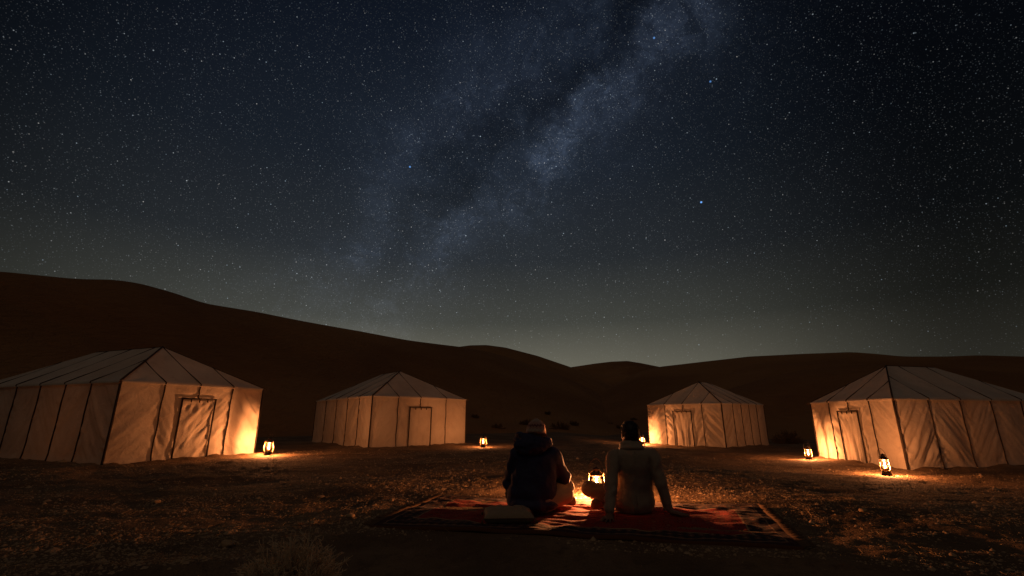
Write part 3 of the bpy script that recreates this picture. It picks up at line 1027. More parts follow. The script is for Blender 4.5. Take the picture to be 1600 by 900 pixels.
# ------------------------------------------------------------------ bodies: smooth distance fields turned into meshes
class Field:
    def __init__(self, lo, hi, h):
        self.o = np.array(lo, float)
        self.h = h
        self.n = np.ceil((np.array(hi) - self.o) / h).astype(int) + 1
        self.V = np.full(tuple(self.n), 0.08)

    def box(self, lo, hi):
        a = np.clip(np.floor((np.array(lo) - self.o) / self.h).astype(int), 0, self.n - 1)
        b = np.clip(np.ceil((np.array(hi) - self.o) / self.h).astype(int) + 1, 1, self.n)
        g = [self.o[i] + self.h * np.arange(a[i], b[i]) for i in range(3)]
        return tuple(slice(a[i], b[i]) for i in range(3)), np.meshgrid(*g, indexing='ij', sparse=True)

    def put(self, sl, d, k, op='add'):
        c = self.V[sl]
        if op == 'add':
            hh = np.clip(0.5 + 0.5 * (c - d) / k, 0, 1)
            self.V[sl] = c + (d - c) * hh - k * hh * (1 - hh)
        else:                                   # carve
            hh = np.clip(0.5 - 0.5 * (c + d) / k, 0, 1)
            self.V[sl] = c + (-d - c) * hh + k * hh * (1 - hh)

    def cone(self, a, b, ra, rb, k=0.02, op='add'):
        a, b = np.array(a, float), np.array(b, float)
        mrg = max(ra, rb) + 0.07
        sl, (x, y, z) = self.box(np.minimum(a, b) - mrg, np.maximum(a, b) + mrg)
        d = b - a
        l2 = max(d @ d, 1e-9)
        t = np.clip(((x - a[0]) * d[0] + (y - a[1]) * d[1] + (z - a[2]) * d[2]) / l2, 0, 1)
        q = np.sqrt((x - a[0] - t * d[0]) ** 2 + (y - a[1] - t * d[1]) ** 2 + (z - a[2] - t * d[2]) ** 2)
        self.put(sl, q - (ra + (rb - ra) * t), k, op)
        return self

    def chain(self, pts, rad, k=0.02):
        for i in range(len(pts) - 1):
            self.cone(pts[i], pts[i + 1], rad[i], rad[i + 1], k)
        return self

    def ell(self, c, r, k=0.02, rot=None, op='add'):
        c, r = np.array(c, float), np.array(r, float)
        mrg = r.max() + 0.07
        sl, (x, y, z) = self.box(c - mrg, c + mrg)
        p = np.stack(np.broadcast_arrays(x - c[0], y - c[1], z - c[2]), -1)
        if rot is not None:
            p = p @ np.array(rot)              # columns are the ellipsoid's own axes
        q = p / r
        k0 = np.linalg.norm(q, axis=-1)
        k1 = np.linalg.norm(q / r, axis=-1) + 1e-9
        self.put(sl, np.where(k0 > 1e-6, k0 * (k0 - 1) / k1, -r.min()), k, op)
        return self

    def rough(self, amp, sx, sy, sz, seed, octv=3, mask=None):
        g = [self.o[i] + self.h * np.arange(self.n[i]) for i in range(3)]
        idx = np.where(np.abs(self.V) < amp * 3 + self.h * 2)
        x, y, z = g[0][idx[0]], g[1][idx[1]], g[2][idx[2]]
        f = fbm(x * sx, y * sy, z * sz, octv, seed)
        if mask is not None:
            f = f * mask(x, y, z)
        self.V[idx] -= amp * f
        return self

    def fold(self, amp, fn):
        g = [self.o[i] + self.h * np.arange(self.n[i]) for i in range(3)]
        idx = np.where(np.abs(self.V) < abs(amp) * 3 + self.h * 2)
        self.V[idx] -= amp * fn(g[0][idx[0]], g[1][idx[1]], g[2][idx[2]])
        return self

    def cut_below(self, z0):
        kz = self.o[2] + self.h * np.arange(self.n[2])
        self.V = np.maximum(self.V, (z0 - kz)[None, None, :])
        return self

    def mesh(self):
        V, h = self.V, self.h
        V = np.pad(V, 1, constant_values=0.08)
        o = self.o - h
        s = V < 0
        nx, ny, nz = (q - 1 for q in V.shape)
        cs = sum(s[i:i + nx, j:j + ny, k:k + nz].astype(np.int8) for i in (0, 1) for j in (0, 1) for k in (0, 1))
        act = (cs > 0) & (cs < 8)
        ix, iy, iz = np.where(act)
        pos = np.zeros((len(ix), 3))
        cnt = np.zeros(len(ix))
        corners = [(i, j, k) for i in (0, 1) for j in (0, 1) for k in (0, 1)]
        for a in corners:
            for ax in range(3):
                if a[ax]:
                    continue
                b = list(a)
                b[ax] = 1
                va = V[ix + a[0], iy + a[1], iz + a[2]]
                vb = V[ix + b[0], iy + b[1], iz + b[2]]
                m = (va < 0) != (vb < 0)
                t = np.where(m, va / np.where(m, va - vb, 1), 0)
                p = np.tile(np.array(a, float), (len(ix), 1))
                p[:, ax] = t
                pos += p * m[:, None]
                cnt += m
        P = o + h * (np.stack([ix, iy, iz], 1) + pos / cnt[:, None])
        num = -np.ones(act.shape, dtype=np.int64)
        num[ix, iy, iz] = np.arange(len(ix))
        F = []
        for ax in range(3):
            u, w = (ax + 1) % 3, (ax + 2) % 3
            sh = [slice(1, nx), slice(1, ny), slice(1, nz)]
            lo, hi = list(sh), list(sh)
            full = [nx, ny, nz]
            lo[ax] = slice(0, full[ax])
            hi[ax] = slice(1, full[ax] + 1)
            A, B = s[tuple(lo)], s[tuple(hi)]
            e = np.array(np.where(A != B))
            flip = A[tuple(e)]
            base = e.copy()
            for d_ in range(3):
                if d_ != ax:
                    base[d_] += 1
            def at(du, dw):
                q = base.copy()
                q[u] -= du
                q[w] -= dw
                return num[tuple(q)]
            q = np.stack([at(1, 1), at(0, 1), at(0, 0), at(1, 0)], 1)
            q[~flip] = q[~flip][:, ::-1]
            F.append(q)
        F = np.concatenate(F)
        F = F[(F >= 0).all(1)]
        return P, F

    def build(self, name, mat, parent, relax=2):
        P, F = self.mesh()
        for _ in range(relax):                  # a little smoothing takes the grid out
            acc = np.zeros_like(P)
            c = np.zeros(len(P))
            for i in range(4):
                a, b = F[:, i], F[:, (i + 1) % 4]
                np.add.at(acc, a, P[b])
                np.add.at(c, a, 1)
                np.add.at(acc, b, P[a])
                np.add.at(c, b, 1)
            P = P * 0.5 + 0.5 * acc / np.maximum(c, 1)[:, None]
        return mesh_obj(name, P, F, mat, parent)


def nap(name, o, mat, n, length, seed):
    """short fibres standing off a cloth surface, kept as one part"""
    g = np.random.default_rng(seed)
    me = o.data
    P = np.empty(len(me.vertices) * 3, dtype=np.float32)
    Nn = np.empty(len(me.vertices) * 3, dtype=np.float32)
    me.vertices.foreach_get('co', P)
    me.vertex_normals.foreach_get('vector', Nn)
    P, Nn = P.reshape(-1, 3), Nn.reshape(-1, 3)
    k = g.integers(0, len(P), n)
    d = Nn[k] + g.normal(0, 0.45, (n, 3))
    d /= np.linalg.norm(d, axis=1)[:, None]
    p = P[k] + g.normal(0, 0.003, (n, 3)) - Nn[k] * 0.002
    s_ = np.cross(d, g.normal(0, 1, (n, 3)))
    s_ /= np.linalg.norm(s_, axis=1)[:, None] + 1e-9
    l = length * g.uniform(0.5, 1.3, (n, 1))
    w = 0.0005
    v = np.concatenate([p + s_ * w, p - s_ * w, p + d * l])
    i = np.arange(n)
    return tag(mesh_obj(name, v, np.stack([i, n + i, 2 * n + i], 1), mat, o, smooth=False), kind='stuff')


def rotz(a):
    c, s_ = math.cos(a), math.sin(a)
    return np.array([[c, -s_, 0], [s_, c, 0], [0, 0, 1.0]])


def rotx(a):
    c, s_ = math.cos(a), math.sin(a)
    return np.array([[1, 0, 0], [0, c, -s_], [0, s_, c]])


def add_head(F, c, Rm, sc=1.0):
    """head in its own axes: x right, y face, z up; c is the centre of the skull"""
    c = np.array(c, float)

    def P(x, y, z):
        return c + Rm @ (np.array([x, y, z]) * sc)

    def E_(p, r, k=0.012, op='add'):
        F.ell(P(*p), np.array(r) * sc, k, Rm, op)
    E_((0, -0.012, 0.022), (0.076, 0.096, 0.088))            # skull
    E_((0, 0.022, -0.035), (0.060, 0.070, 0.078), 0.03)      # face
    E_((0, 0.050, -0.088), (0.036, 0.034, 0.028), 0.03)      # chin
    E_((-0.040, 0.020, -0.070), (0.022, 0.040, 0.030), 0.03)
    E_((0.040, 0.020, -0.070), (0.022, 0.040, 0.030), 0.03)
    for s_ in (-1, 1):
        E_((s_ * 0.031, 0.088, 0.000), (0.017, 0.014, 0.012), 0.010, 'cut')   # eye sockets
        E_((s_ * 0.034, 0.078, 0.020), (0.026, 0.012, 0.008), 0.012)          # brow
        E_((s_ * 0.042, 0.066, -0.030), (0.020, 0.016, 0.015), 0.02)          # cheek
        E_((s_ * 0.078, -0.010, -0.012), (0.009, 0.020, 0.032), 0.006)        # ear
        E_((s_ * 0.084, -0.004, -0.012), (0.004, 0.010, 0.017), 0.004, 'cut')
        F.cone(P(s_ * 0.006, 0.094, -0.036), P(s_ * 0.011, 0.096, -0.037), 0.010 * sc, 0.009 * sc, 0.008)
    F.cone(P(0, 0.088, 0.008), P(0, 0.108, -0.032), 0.010 * sc, 0.013 * sc, 0.010)   # nose
    E_((0, 0.088, -0.061), (0.024, 0.010, 0.006), 0.006)     # lips
    E_((0, 0.086, -0.072), (0.020, 0.010, 0.007), 0.006)
    E_((0, 0.101, -0.0665), (0.026, 0.008, 0.0022), 0.003, 'cut')
    return P


def add_hand(F, wrist, fdir, pdir, side, curl=0.25, spread=0.14, sc=1.0):
    """wrist joint, finger direction, palm normal (palm side), side=+1 thumb towards +cross"""
    w = np.array(wrist, float)
    f = np.array(fdir, float) / np.linalg.norm(fdir)
    p = np.array(pdir, float)
    p = p - f * (p @ f)
    p /= np.linalg.norm(p)
    t = np.cross(f, p) * side                   # towards the thumb
    kn = []
    for i, (off, l0, r0) in enumerate(((0.030, 0.086, 0.0098), (0.010, 0.092, 0.0102), (-0.010, 0.087, 0.0098), (-0.029, 0.078, 0.0088))):
        kn.append((w + f * l0 * sc + t * off * sc, r0 * sc))
        F.cone(w + t * off * 0.55 * sc + f * 0.012 * sc, w + f * l0 * sc + t * off * sc, 0.0165 * sc, 0.0125 * sc, 0.016)
    L = (0.072, 0.080, 0.074, 0.058)
    for i, (k0, r0) in enumerate(kn):
        a = spread * (1.5 - i)
        d = f * math.cos(a) + t * math.sin(a)
        c_ = curl * (0.7 + 0.25 * i)
        q = k0
        r_ = r0
        for j, fr in enumerate((0.45, 0.31, 0.24)):
            dd = d * math.cos(c_ * (j + 0.6)) + p * math.sin(c_ * (j + 0.6))
            e = q + dd * L[i] * fr * sc
            F.cone(q, e, r_, r_ * 0.90, 0.004)
            q, r_ = e, r_ * 0.90
    b0 = w + f * 0.020 * sc + t * 0.020 * sc
    b1 = b0 + (f * 0.55 + t * 0.75 + p * 0.25) * 0.040 * sc
    b2 = b1 + (f * 0.80 + t * 0.50 + p * 0.20) * 0.032 * sc
    b3 = b2 + (f * 0.92 + t * 0.25 + p * 0.20) * 0.026 * sc
    F.cone(b0, b1, 0.0165 * sc, 0.0130 * sc, 0.010)
    F.cone(b1, b2, 0.0120 * sc, 0.0108 * sc, 0.005)
    F.cone(b2, b3, 0.0105 * sc, 0.0090 * sc, 0.004)


def eyes(P, root):
    for s_ in (-1, 1):
        m = MB()
        c = P(s_ * 0.031, 0.074, 0.000)
        prof = [(0.011 * math.sin(t), -0.011 * math.cos(t)) for t in np.linspace(0.05, math.pi - 0.05, 8)]
        m.lathe(prof, 12, tuple(c))
        m.build('eye', M['eye'], root)


def person_left():
    px, py = 0.245, 5.22
    root = thing('person', 'person in dark hooded parka and striped knit cap sitting cross legged beside the cushion', 'person',
                 (px, py, rug_z(px, py) + 0.004), 0)
    HC, HR = (0.022, 0.045, 0.772), rotz(-0.42) @ rotx(-0.16)
    Lsh, Lel, Lwr = (-0.185, 0.06, 0.535), (-0.265, 0.15, 0.265), (-0.08, 0.345, 0.275)
    Rsh, Rel, Rwr = (0.200, 0.06, 0.525), (0.315, 0.15, 0.315), (0.155, 0.360, 0.285)
    Rhip, Rkn, Ran = (0.10, 0.02, 0.125), (0.355, 0.235, 0.195), (0.06, 0.40, 0.075)
    Lhip, Lkn, Lan = (-0.10, 0.02, 0.125), (-0.235, 0.20, 0.140), (0.16, 0.325, 0.075)
    Rto, Lto = (-0.10, 0.44, 0.05), (0.395, 0.325, 0.060)
    # body, one continuous surface
    F = Field((-0.50, -0.30, -0.02), (0.52, 0.62, 0.94), 0.0068)
    P = add_head(F, HC, HR, 0.98)
    F.cone((0.0, 0.04, 0.60), np.array(HC) + (0, -0.012, -0.06), 0.058, 0.054, 0.03)
    F.ell((0, 0.02, 0.17), (0.165, 0.125, 0.13), 0.05)
    F.ell((0, 0.035, 0.34), (0.150, 0.105, 0.17), 0.06)
    F.ell((0, 0.05, 0.49), (0.165, 0.110, 0.13), 0.06)
    F.cone(Lsh, (0, 0.05, 0.57), 0.055, 0.06, 0.04).cone(Rsh, (0, 0.05, 0.57), 0.055, 0.06, 0.04)
    for s_, e, w in ((Lsh, Lel, Lwr), (Rsh, Rel, Rwr)):
        F.cone(s_, e, 0.050, 0.040, 0.02).cone(e, w, 0.040, 0.027, 0.015)
    for h_, k_, a_, t_ in ((Rhip, Rkn, Ran, Rto), (Lhip, Lkn, Lan, Lto)):
        F.cone(h_, k_, 0.080, 0.058, 0.04).cone(k_, a_, 0.055, 0.036, 0.02).cone(a_, t_, 0.034, 0.026, 0.02)
    add_hand(F, Lwr, (0.75, 0.55, -0.25), (0.3, -0.3, -0.9), -1, 0.42)
    add_hand(F, Rwr, (-0.72, 0.45, -0.30), (-0.3, -0.3, -0.9), 1, 0.42)
    F.build('body', M['skin'], root, 1)
    eyes(P, root)
    # trousers
    F = Field((-0.52, -0.30, -0.02), (0.52, 0.58, 0.40), 0.0085)
    F.ell((0, 0.02, 0.150), (0.215, 0.155, 0.135), 0.05)
    F.cone(Rhip, Rkn, 0.115, 0.082, 0.05).cone(Rkn, Ran, 0.080, 0.056, 0.025)
    F.cone(Lhip, Lkn, 0.112, 0.076, 0.05).cone(Lkn, Lan, 0.076, 0.056, 0.025)
    F.cone((0.10, -0.07, 0.085), (0.33, 0.14, 0.130), 0.080, 0.080, 0.05)
    F.fold(0.007, lambda x, y, z: np.sin(62 * (0.6 * x + 0.5 * z - 0.7 * y) + 4 * vnoise(x * 9, y * 9, z * 9, 4)) * np.clip(vnoise(x * 6, y * 6, z * 6, 8) + 0.35, 0, 1))
    F.rough(0.006, 14, 14, 14, 12)
    F.build('trousers', M['khaki'], root)
    # boots
    for a_, t_, up_ in ((Lan, Lto, 0.0), (Ran, Rto, 0.0)):
        a_, t_ = np.array(a_), np.array(t_)
        d = (t_ - a_) / np.linalg.norm(t_ - a_)
        lo, hi = np.minimum(a_, t_) - 0.13, np.maximum(a_, t_) + 0.13
        F = Field(lo, hi, 0.0070)
        F.cone(a_ - d * 0.03 + (0, 0, 0.025), a_ + d * 0.03 + (0, 0, 0.03), 0.052, 0.050, 0.03)
        F.cone(a_ + d * 0.02, t_, 0.050, 0.046, 0.03)
        F.cone(t_, t_ + d * 0.030 + (0, 0, 0.006), 0.044, 0.038, 0.02)
        F.cone(a_ - d * 0.05 + (0, 0, -0.02), t_ + d * 0.035 + (0, 0, -0.022), 0.036, 0.036, 0.012)
        F.cut_below(-0.005)
        F.build('boot', M['boot'], root)
    # parka
    F = Field((-0.46, -0.30, 0.0), (0.46, 0.56, 0.80), 0.0080)
    F.ell((-0.020, 0.005, 0.180), (0.250, 0.190, 0.155), 0.05)
    F.ell((-0.005, 0.015, 0.315), (0.238, 0.180, 0.180), 0.06)
    F.ell((0.000, 0.030, 0.470), (0.225, 0.160, 0.155), 0.06)
    F.cone((-0.165, 0.05, 0.545), (0.18, 0.05, 0.540), 0.078, 0.078, 0.05)
    F.chain([Lsh, Lel], [0.090, 0.076], 0.035).cone(Lel, Lwr, 0.074, 0.052, 0.02)
    F.chain([Rsh, Rel], [0.090, 0.078], 0.035).cone(Rel, Rwr, 0.076, 0.052, 0.02)
    F.cone((0.0, 0.05, 0.56), (0.01, 0.055, 0.665), 0.105, 0.092, 0.04)
    # skirt of the parka spread on the rug
    F.ell((-0.025, -0.02, 0.075), (0.262, 0.195, 0.080), 0.03)
    F.ell((-0.190, 0.110, 0.130), (0.115, 0.160, 0.120), 0.06)
    F.fold(0.008, lambda x, y, z: np.sin(48 * z + 6 * vnoise(x * 5, y * 5, z * 5, 21)) * np.clip((np.abs(x) - 0.17) / 0.08, 0, 1) * np.clip(vnoise(x * 7, y * 7, z * 5, 28) + 0.5, 0, 1))
    F.fold(0.006, lambda x, y, z: np.sin(30 * x + 22 * z + 5 * vnoise(x * 4, y * 4, z * 3, 33)) * np.clip(vnoise(x * 5, y * 5, z * 4, 38) + 0.2, 0, 1))
    F.rough(0.009, 9, 9, 9, 44)
    F.cut_below(0.008)
    F.build('parka', M['navy'], root)
    # hood lying bunched behind the neck
    F = Field((-0.32, -0.28, 0.48), (0.30, 0.30, 0.86), 0.0075)
    F.ell((-0.055, -0.070, 0.640), (0.165, 0.098, 0.100), 0.05)
    ring = []
    for k in range(14):
        a = math.pi * (0.86 + 1.28 * k / 13)
        ring.append((-0.015 + 0.150 * math.cos(a), 0.055 + 0.125 * math.sin(a), 0.690 + 0.022 * math.sin(2 * a) - 0.018 * math.cos(a)))
    F.chain(ring, [0.030] + [0.050] * 12 + [0.034], 0.03)
    F.rough(0.012, 11, 11, 15, 61)
    F.fold(0.006, lambda x, y, z: np.sin(70 * z + 40 * x + 6 * vnoise(x * 8, y * 8, z * 8, 5)) * np.clip(vnoise(x * 6, y * 6, z * 6, 66) + 0.3, 0, 1))
    hood = F.build('hood', M['navy'], root)
    F = Field((0.05, -0.05, 0.58), (0.26, 0.26, 0.80), 0.0065)
    F.chain([(0.120, 0.005, 0.700), (0.150, 0.055, 0.690), (0.142, 0.115, 0.680), (0.105, 0.165, 0.668)], [0.030, 0.036, 0.036, 0.026], 0.02)
    F.rough(0.008, 25, 25, 25, 15)
    F.build('hood_lining', M['navy_lining'], hood)
    # knit cap
    c = np.array(HC)
    F = Field(c - 0.17, c + 0.19, 0.0060)
    F.ell(c + HR @ np.array((0, -0.010, 0.030)), (0.103, 0.116, 0.112), 0.01, HR)
    F.cone(c + HR @ np.array((0, -0.022, 0.105)), c + HR @ np.array((0.004, -0.034, 0.138)), 0.046, 0.014, 0.03)
    F.cone(c + HR @ np.array((0.004, -0.036, 0.140)), c + HR @ np.array((0.006, -0.042, 0.150)), 0.012, 0.009, 0.006)
    pl = c + HR @ np.array((0, 0.02, -0.028))
    nrm = HR @ np.array((0, -0.32, -0.95))
    g = [F.o[i] + F.h * np.arange(F.n[i]) for i in range(3)]
    X, Y, Z = np.meshgrid(*g, indexing='ij')
    F.V = np.maximum(F.V, (X - pl[0]) * nrm[0] + (Y - pl[1]) * nrm[1] + (Z - pl[2]) * nrm[2] - 0.004)
    for k in range(24):                          # turned up rim
        a, a2 = 2 * math.pi * k / 24, 2 * math.pi * (k + 1) / 24
        q = [c + HR @ np.array((0.090 * math.cos(t), -0.006 + 0.106 * math.sin(t), -0.012 - 0.028 * math.sin(t) * 0.6 + 0.0)) for t in (a, a2)]
        F.cone(q[0], q[1], 0.016, 0.016, 0.012)
    F.fold(0.0016, lambda x, y, z: np.sin(np.arctan2(x - c[0], y - c[1]) * 46))
    F.rough(0.003, 22, 22, 22, 5, 2)
    cap = F.build('knit_cap', M['beanie'], root, 1)
    nap('yarn_fuzz', cap, M['beanie'], 5000, 0.005, 6)
    return root


def person_right():
    px, py = 1.265, 5.23
    root = thing('person', 'dark haired person in tan wool jacket leaning back on both hands', 'person',
                 (px, py, rug_z(px, py) + 0.004), 0)
    HC, HR = (0.000, -0.060, 0.775), rotz(0.05) @ rotx(0.02)
    HS = 1.14
    Lsh, Lel, Lwr = (-0.205, -0.125, 0.545), (-0.262, -0.215, 0.305), (-0.318, -0.345, 0.062)
    Rsh, Rel, Rwr = (0.205, -0.120, 0.545), (0.258, -0.160, 0.305), (0.318, -0.150, 0.060)
    Lhip, Lkn, Lan = (-0.10, 0.03, 0.125), (-0.405, 0.295, 0.185), (-0.06, 0.42, 0.075)
    Rhip, Rkn, Ran = (0.10, 0.03, 0.125), (0.000, 0.270, 0.140), (-0.27, 0.215, 0.070)
    Lto, Rto = (0.10, 0.47, 0.055), (-0.345, 0.20, 0.055)
    F = Field((-0.56, -0.56, -0.02), (0.56, 0.62, 0.94), 0.0068)
    P = add_head(F, HC, HR, HS)
    F.cone((0.0, -0.085, 0.60), np.array(HC) + (0, -0.010, -0.06), 0.062, 0.060, 0.03)
    F.ell((0, 0.02, 0.17), (0.165, 0.125, 0.13), 0.05)
    F.ell((0, -0.035, 0.34), (0.150, 0.105, 0.17), 0.06)
    F.ell((0, -0.080, 0.49), (0.170, 0.110, 0.13), 0.06)
    F.cone(Lsh, (0, -0.10, 0.57), 0.055, 0.06, 0.04).cone(Rsh, (0, -0.10, 0.57), 0.055, 0.06, 0.04)
    for s_, e, w in ((Lsh, Lel, Lwr), (Rsh, Rel, Rwr)):
        F.cone(s_, e, 0.052, 0.042, 0.02).cone(e, w, 0.042, 0.029, 0.015)
    for h_, k_, a_, t_ in ((Rhip, Rkn, Ran, Rto), (Lhip, Lkn, Lan, Lto)):
        F.cone(h_, k_, 0.082, 0.060, 0.04).cone(k_, a_, 0.056, 0.036, 0.02).cone(a_, t_, 0.034, 0.026, 0.02)
    add_hand(F, np.array(Lwr) + (0, -0.008, -0.032), (-0.30, -0.92, -0.10), (0, 0, -1), -1, 0.06, 0.24, 1.06)
    add_hand(F, np.array(Rwr) + (0.01, -0.006, -0.030), (0.80, -0.55, -0.10), (0, 0, -1), 1, 0.06, 0.24, 1.06)
    F.build('body', M['skin_dark'], root, 1)
    eyes(P, root)
    F = Field((-0.54, -0.30, -0.02), (0.52, 0.58, 0.42), 0.0085)
    F.ell((0, 0.02, 0.150), (0.200, 0.155, 0.135), 0.05)
    F.cone(Rhip, Rkn, 0.110, 0.078, 0.05).cone(Rkn, Ran, 0.076, 0.056, 0.025)
    F.cone(Lhip, Lkn, 0.105, 0.080, 0.05).cone(Lkn, Lan, 0.078, 0.058, 0.025)
    F.fold(0.006, lambda x, y, z: np.sin(60 * (0.5 * x + 0.6 * z + 0.6 * y) + 4 * vnoise(x * 9, y * 9, z * 9, 4)) * np.clip(vnoise(x * 6, y * 6, z * 6, 8) + 0.3, 0, 1))
    F.rough(0.005, 14, 14, 14, 13)
    F.build('trousers', M['dark_trousers'], root)
    for a_, t_ in ((Lan, Lto), (Ran, Rto)):
        a_, t_ = np.array(a_), np.array(t_)
        d = (t_ - a_) / np.linalg.norm(t_ - a_)
        F = Field(np.minimum(a_, t_) - 0.13, np.maximum(a_, t_) + 0.13, 0.0070)
        F.cone(a_ - d * 0.03 + (0, 0, 0.025), a_ + d * 0.03 + (0, 0, 0.03), 0.050, 0.048, 0.03)
        F.cone(a_ + d * 0.02, t_, 0.048, 0.044, 0.03)
        F.cone(t_, t_ + d * 0.030 + (0, 0, 0.006), 0.042, 0.036, 0.02)
        F.cone(a_ - d * 0.05 + (0, 0, -0.02), t_ + d * 0.035 + (0, 0, -0.022), 0.034, 0.034, 0.012)
        F.cut_below(-0.005)
        F.build('boot', M['boot'], root)
    # jacket
    F = Field((-0.44, -0.42, 0.0), (0.46, 0.32, 0.80), 0.0075)
    F.ell((0.0, 0.015, 0.190), (0.205, 0.155, 0.150), 0.05)
    F.ell((0.0, -0.035, 0.320), (0.203, 0.142, 0.180), 0.06)
    F.ell((0.0, -0.085, 0.470), (0.198, 0.132, 0.150), 0.06)
    F.cone((-0.165, -0.115, 0.560), (0.165, -0.115, 0.560), 0.066, 0.066, 0.05)
    F.cone((0.0, -0.10, 0.565), (0.0, -0.085, 0.640), 0.105, 0.082, 0.05)
    F.chain([Lsh, Lel], [0.072, 0.060], 0.030).cone(Lel, np.array(Lwr) + (0.0, 0.01, 0.022), 0.060, 0.048, 0.02)
    F.chain([Rsh, Rel], [0.074, 0.062], 0.030).cone(Rel, np.array(Rwr) + (-0.006, 0.01, 0.022), 0.060, 0.046, 0.02)
    F.ell((0.0, 0.006, 0.095), (0.212, 0.168, 0.135), 0.08)
    F.fold(0.006, lambda x, y, z: np.sin(58 * z + 7 * vnoise(x * 5, y * 5, z * 5, 22)) * np.clip((np.abs(x) - 0.17) / 0.05, 0, 1) * np.clip(vnoise(x * 7, y * 7, z * 5, 29) + 0.4, 0, 1))
    F.fold(0.006, lambda x, y, z: np.sin(34 * np.abs(x) - 20 * z + 5 * vnoise(x * 4, y * 4, z * 3, 34)) * np.clip(vnoise(x * 5, y * 5, z * 4, 39) + 0.2, 0, 1))
    F.fold(-0.006, lambda x, y, z: np.exp(-(x / 0.007) ** 2) * (y < -0.02) * (z < 0.6))       # centre back seam
    F.fold(-0.006, lambda x, y, z: np.exp(-((np.abs(x) - 0.165 - 0.03 * (0.5 - z)) / 0.008) ** 2) * (y < 0) * sstep((z - 0.22) / 0.1))
    F.rough(0.006, 10, 10, 10, 45)
    F.cut_below(0.004)
    jk = F.build('jacket', M['wool'], root)
    nap('wool_nap', jk, M['wool'], 70000, 0.013, 3)
    F = Field((-0.20, -0.26, 0.56), (0.20, 0.14, 0.78), 0.0060)
    n = 22
    for k in range(n):
        a, a2 = (math.pi * (0.78 + 1.44 * q / n) for q in (k, k + 1))
        for zc, rr, tk in ((0.668, 0.104, 0.017), (0.690, 0.101, 0.016), (0.705, 0.098, 0.014), (0.648, 0.110, 0.020)):
            lean = (zc - 0.65) * 0.2
            q = [(rr * math.cos(t), -0.078 + lean + rr * 0.95 * math.sin(t), zc - 0.015 * math.sin(t) - 0.02) for t in (a, a2)]
            F.cone(q[0], q[1], tk, tk, 0.008)
    F.rough(0.003, 20, 20, 20, 3, 2)
    F.build('collar', M['wool'], jk, 1)
    # short hair: a close cap with many single strands
    c = np.array(HC)
    F = Field(c - 0.17, c + 0.18, 0.0055)
    F.ell(c + HR @ np.array((0, -0.018, 0.026)) * 1.0, np.array((0.0815, 0.098, 0.094)) * HS, 0.01, HR)
    F.ell(c + HR @ np.array((0, -0.062, -0.034)), np.array((0.064, 0.050, 0.062)) * HS, 0.03, HR)
    F.ell(c + HR @ np.array((0, 0.088, -0.055)), np.array((0.120, 0.090, 0.085)) * HS, 0.012, HR, 'cut')
    F.rough(0.005, 45, 45, 45, 9, 3)
    Pv, Fv = F.mesh()
    nn = len(Pv)
    pick = RNG.choice(nn, 2600, replace=False)
    ctr = c + HR @ np.array((0, -0.02, 0.0))
    d = Pv[pick] - ctr
    d /= np.linalg.norm(d, axis=1)[:, None]
    d = d * 0.8 + np.array((0, -0.25, -0.30)) + RNG.normal(0, 0.30, d.shape)
    d /= np.linalg.norm(d, axis=1)[:, None]
    sd_ = np.cross(d, RNG.normal(0, 1, d.shape))
    sd_ /= np.linalg.norm(sd_, axis=1)[:, None]
    ln = RNG.uniform(0.006, 0.017, (len(pick), 1))
    b0, b1, tip = Pv[pick] + sd_ * 0.0009, Pv[pick] - sd_ * 0.0009, Pv[pick] + d * ln
    v = np.concatenate([Pv, b0, b1, tip, tip + sd_ * 0.0003])
    m = len(pick)
    i = np.arange(m)
    fs = np.stack([nn + i, nn + m + i, nn + 2 * m + i, nn + 3 * m + i], 1)
    mesh_obj('hair', v, np.concatenate([Fv, fs]), M['hair'], root)
    return root


person_left()
person_right()


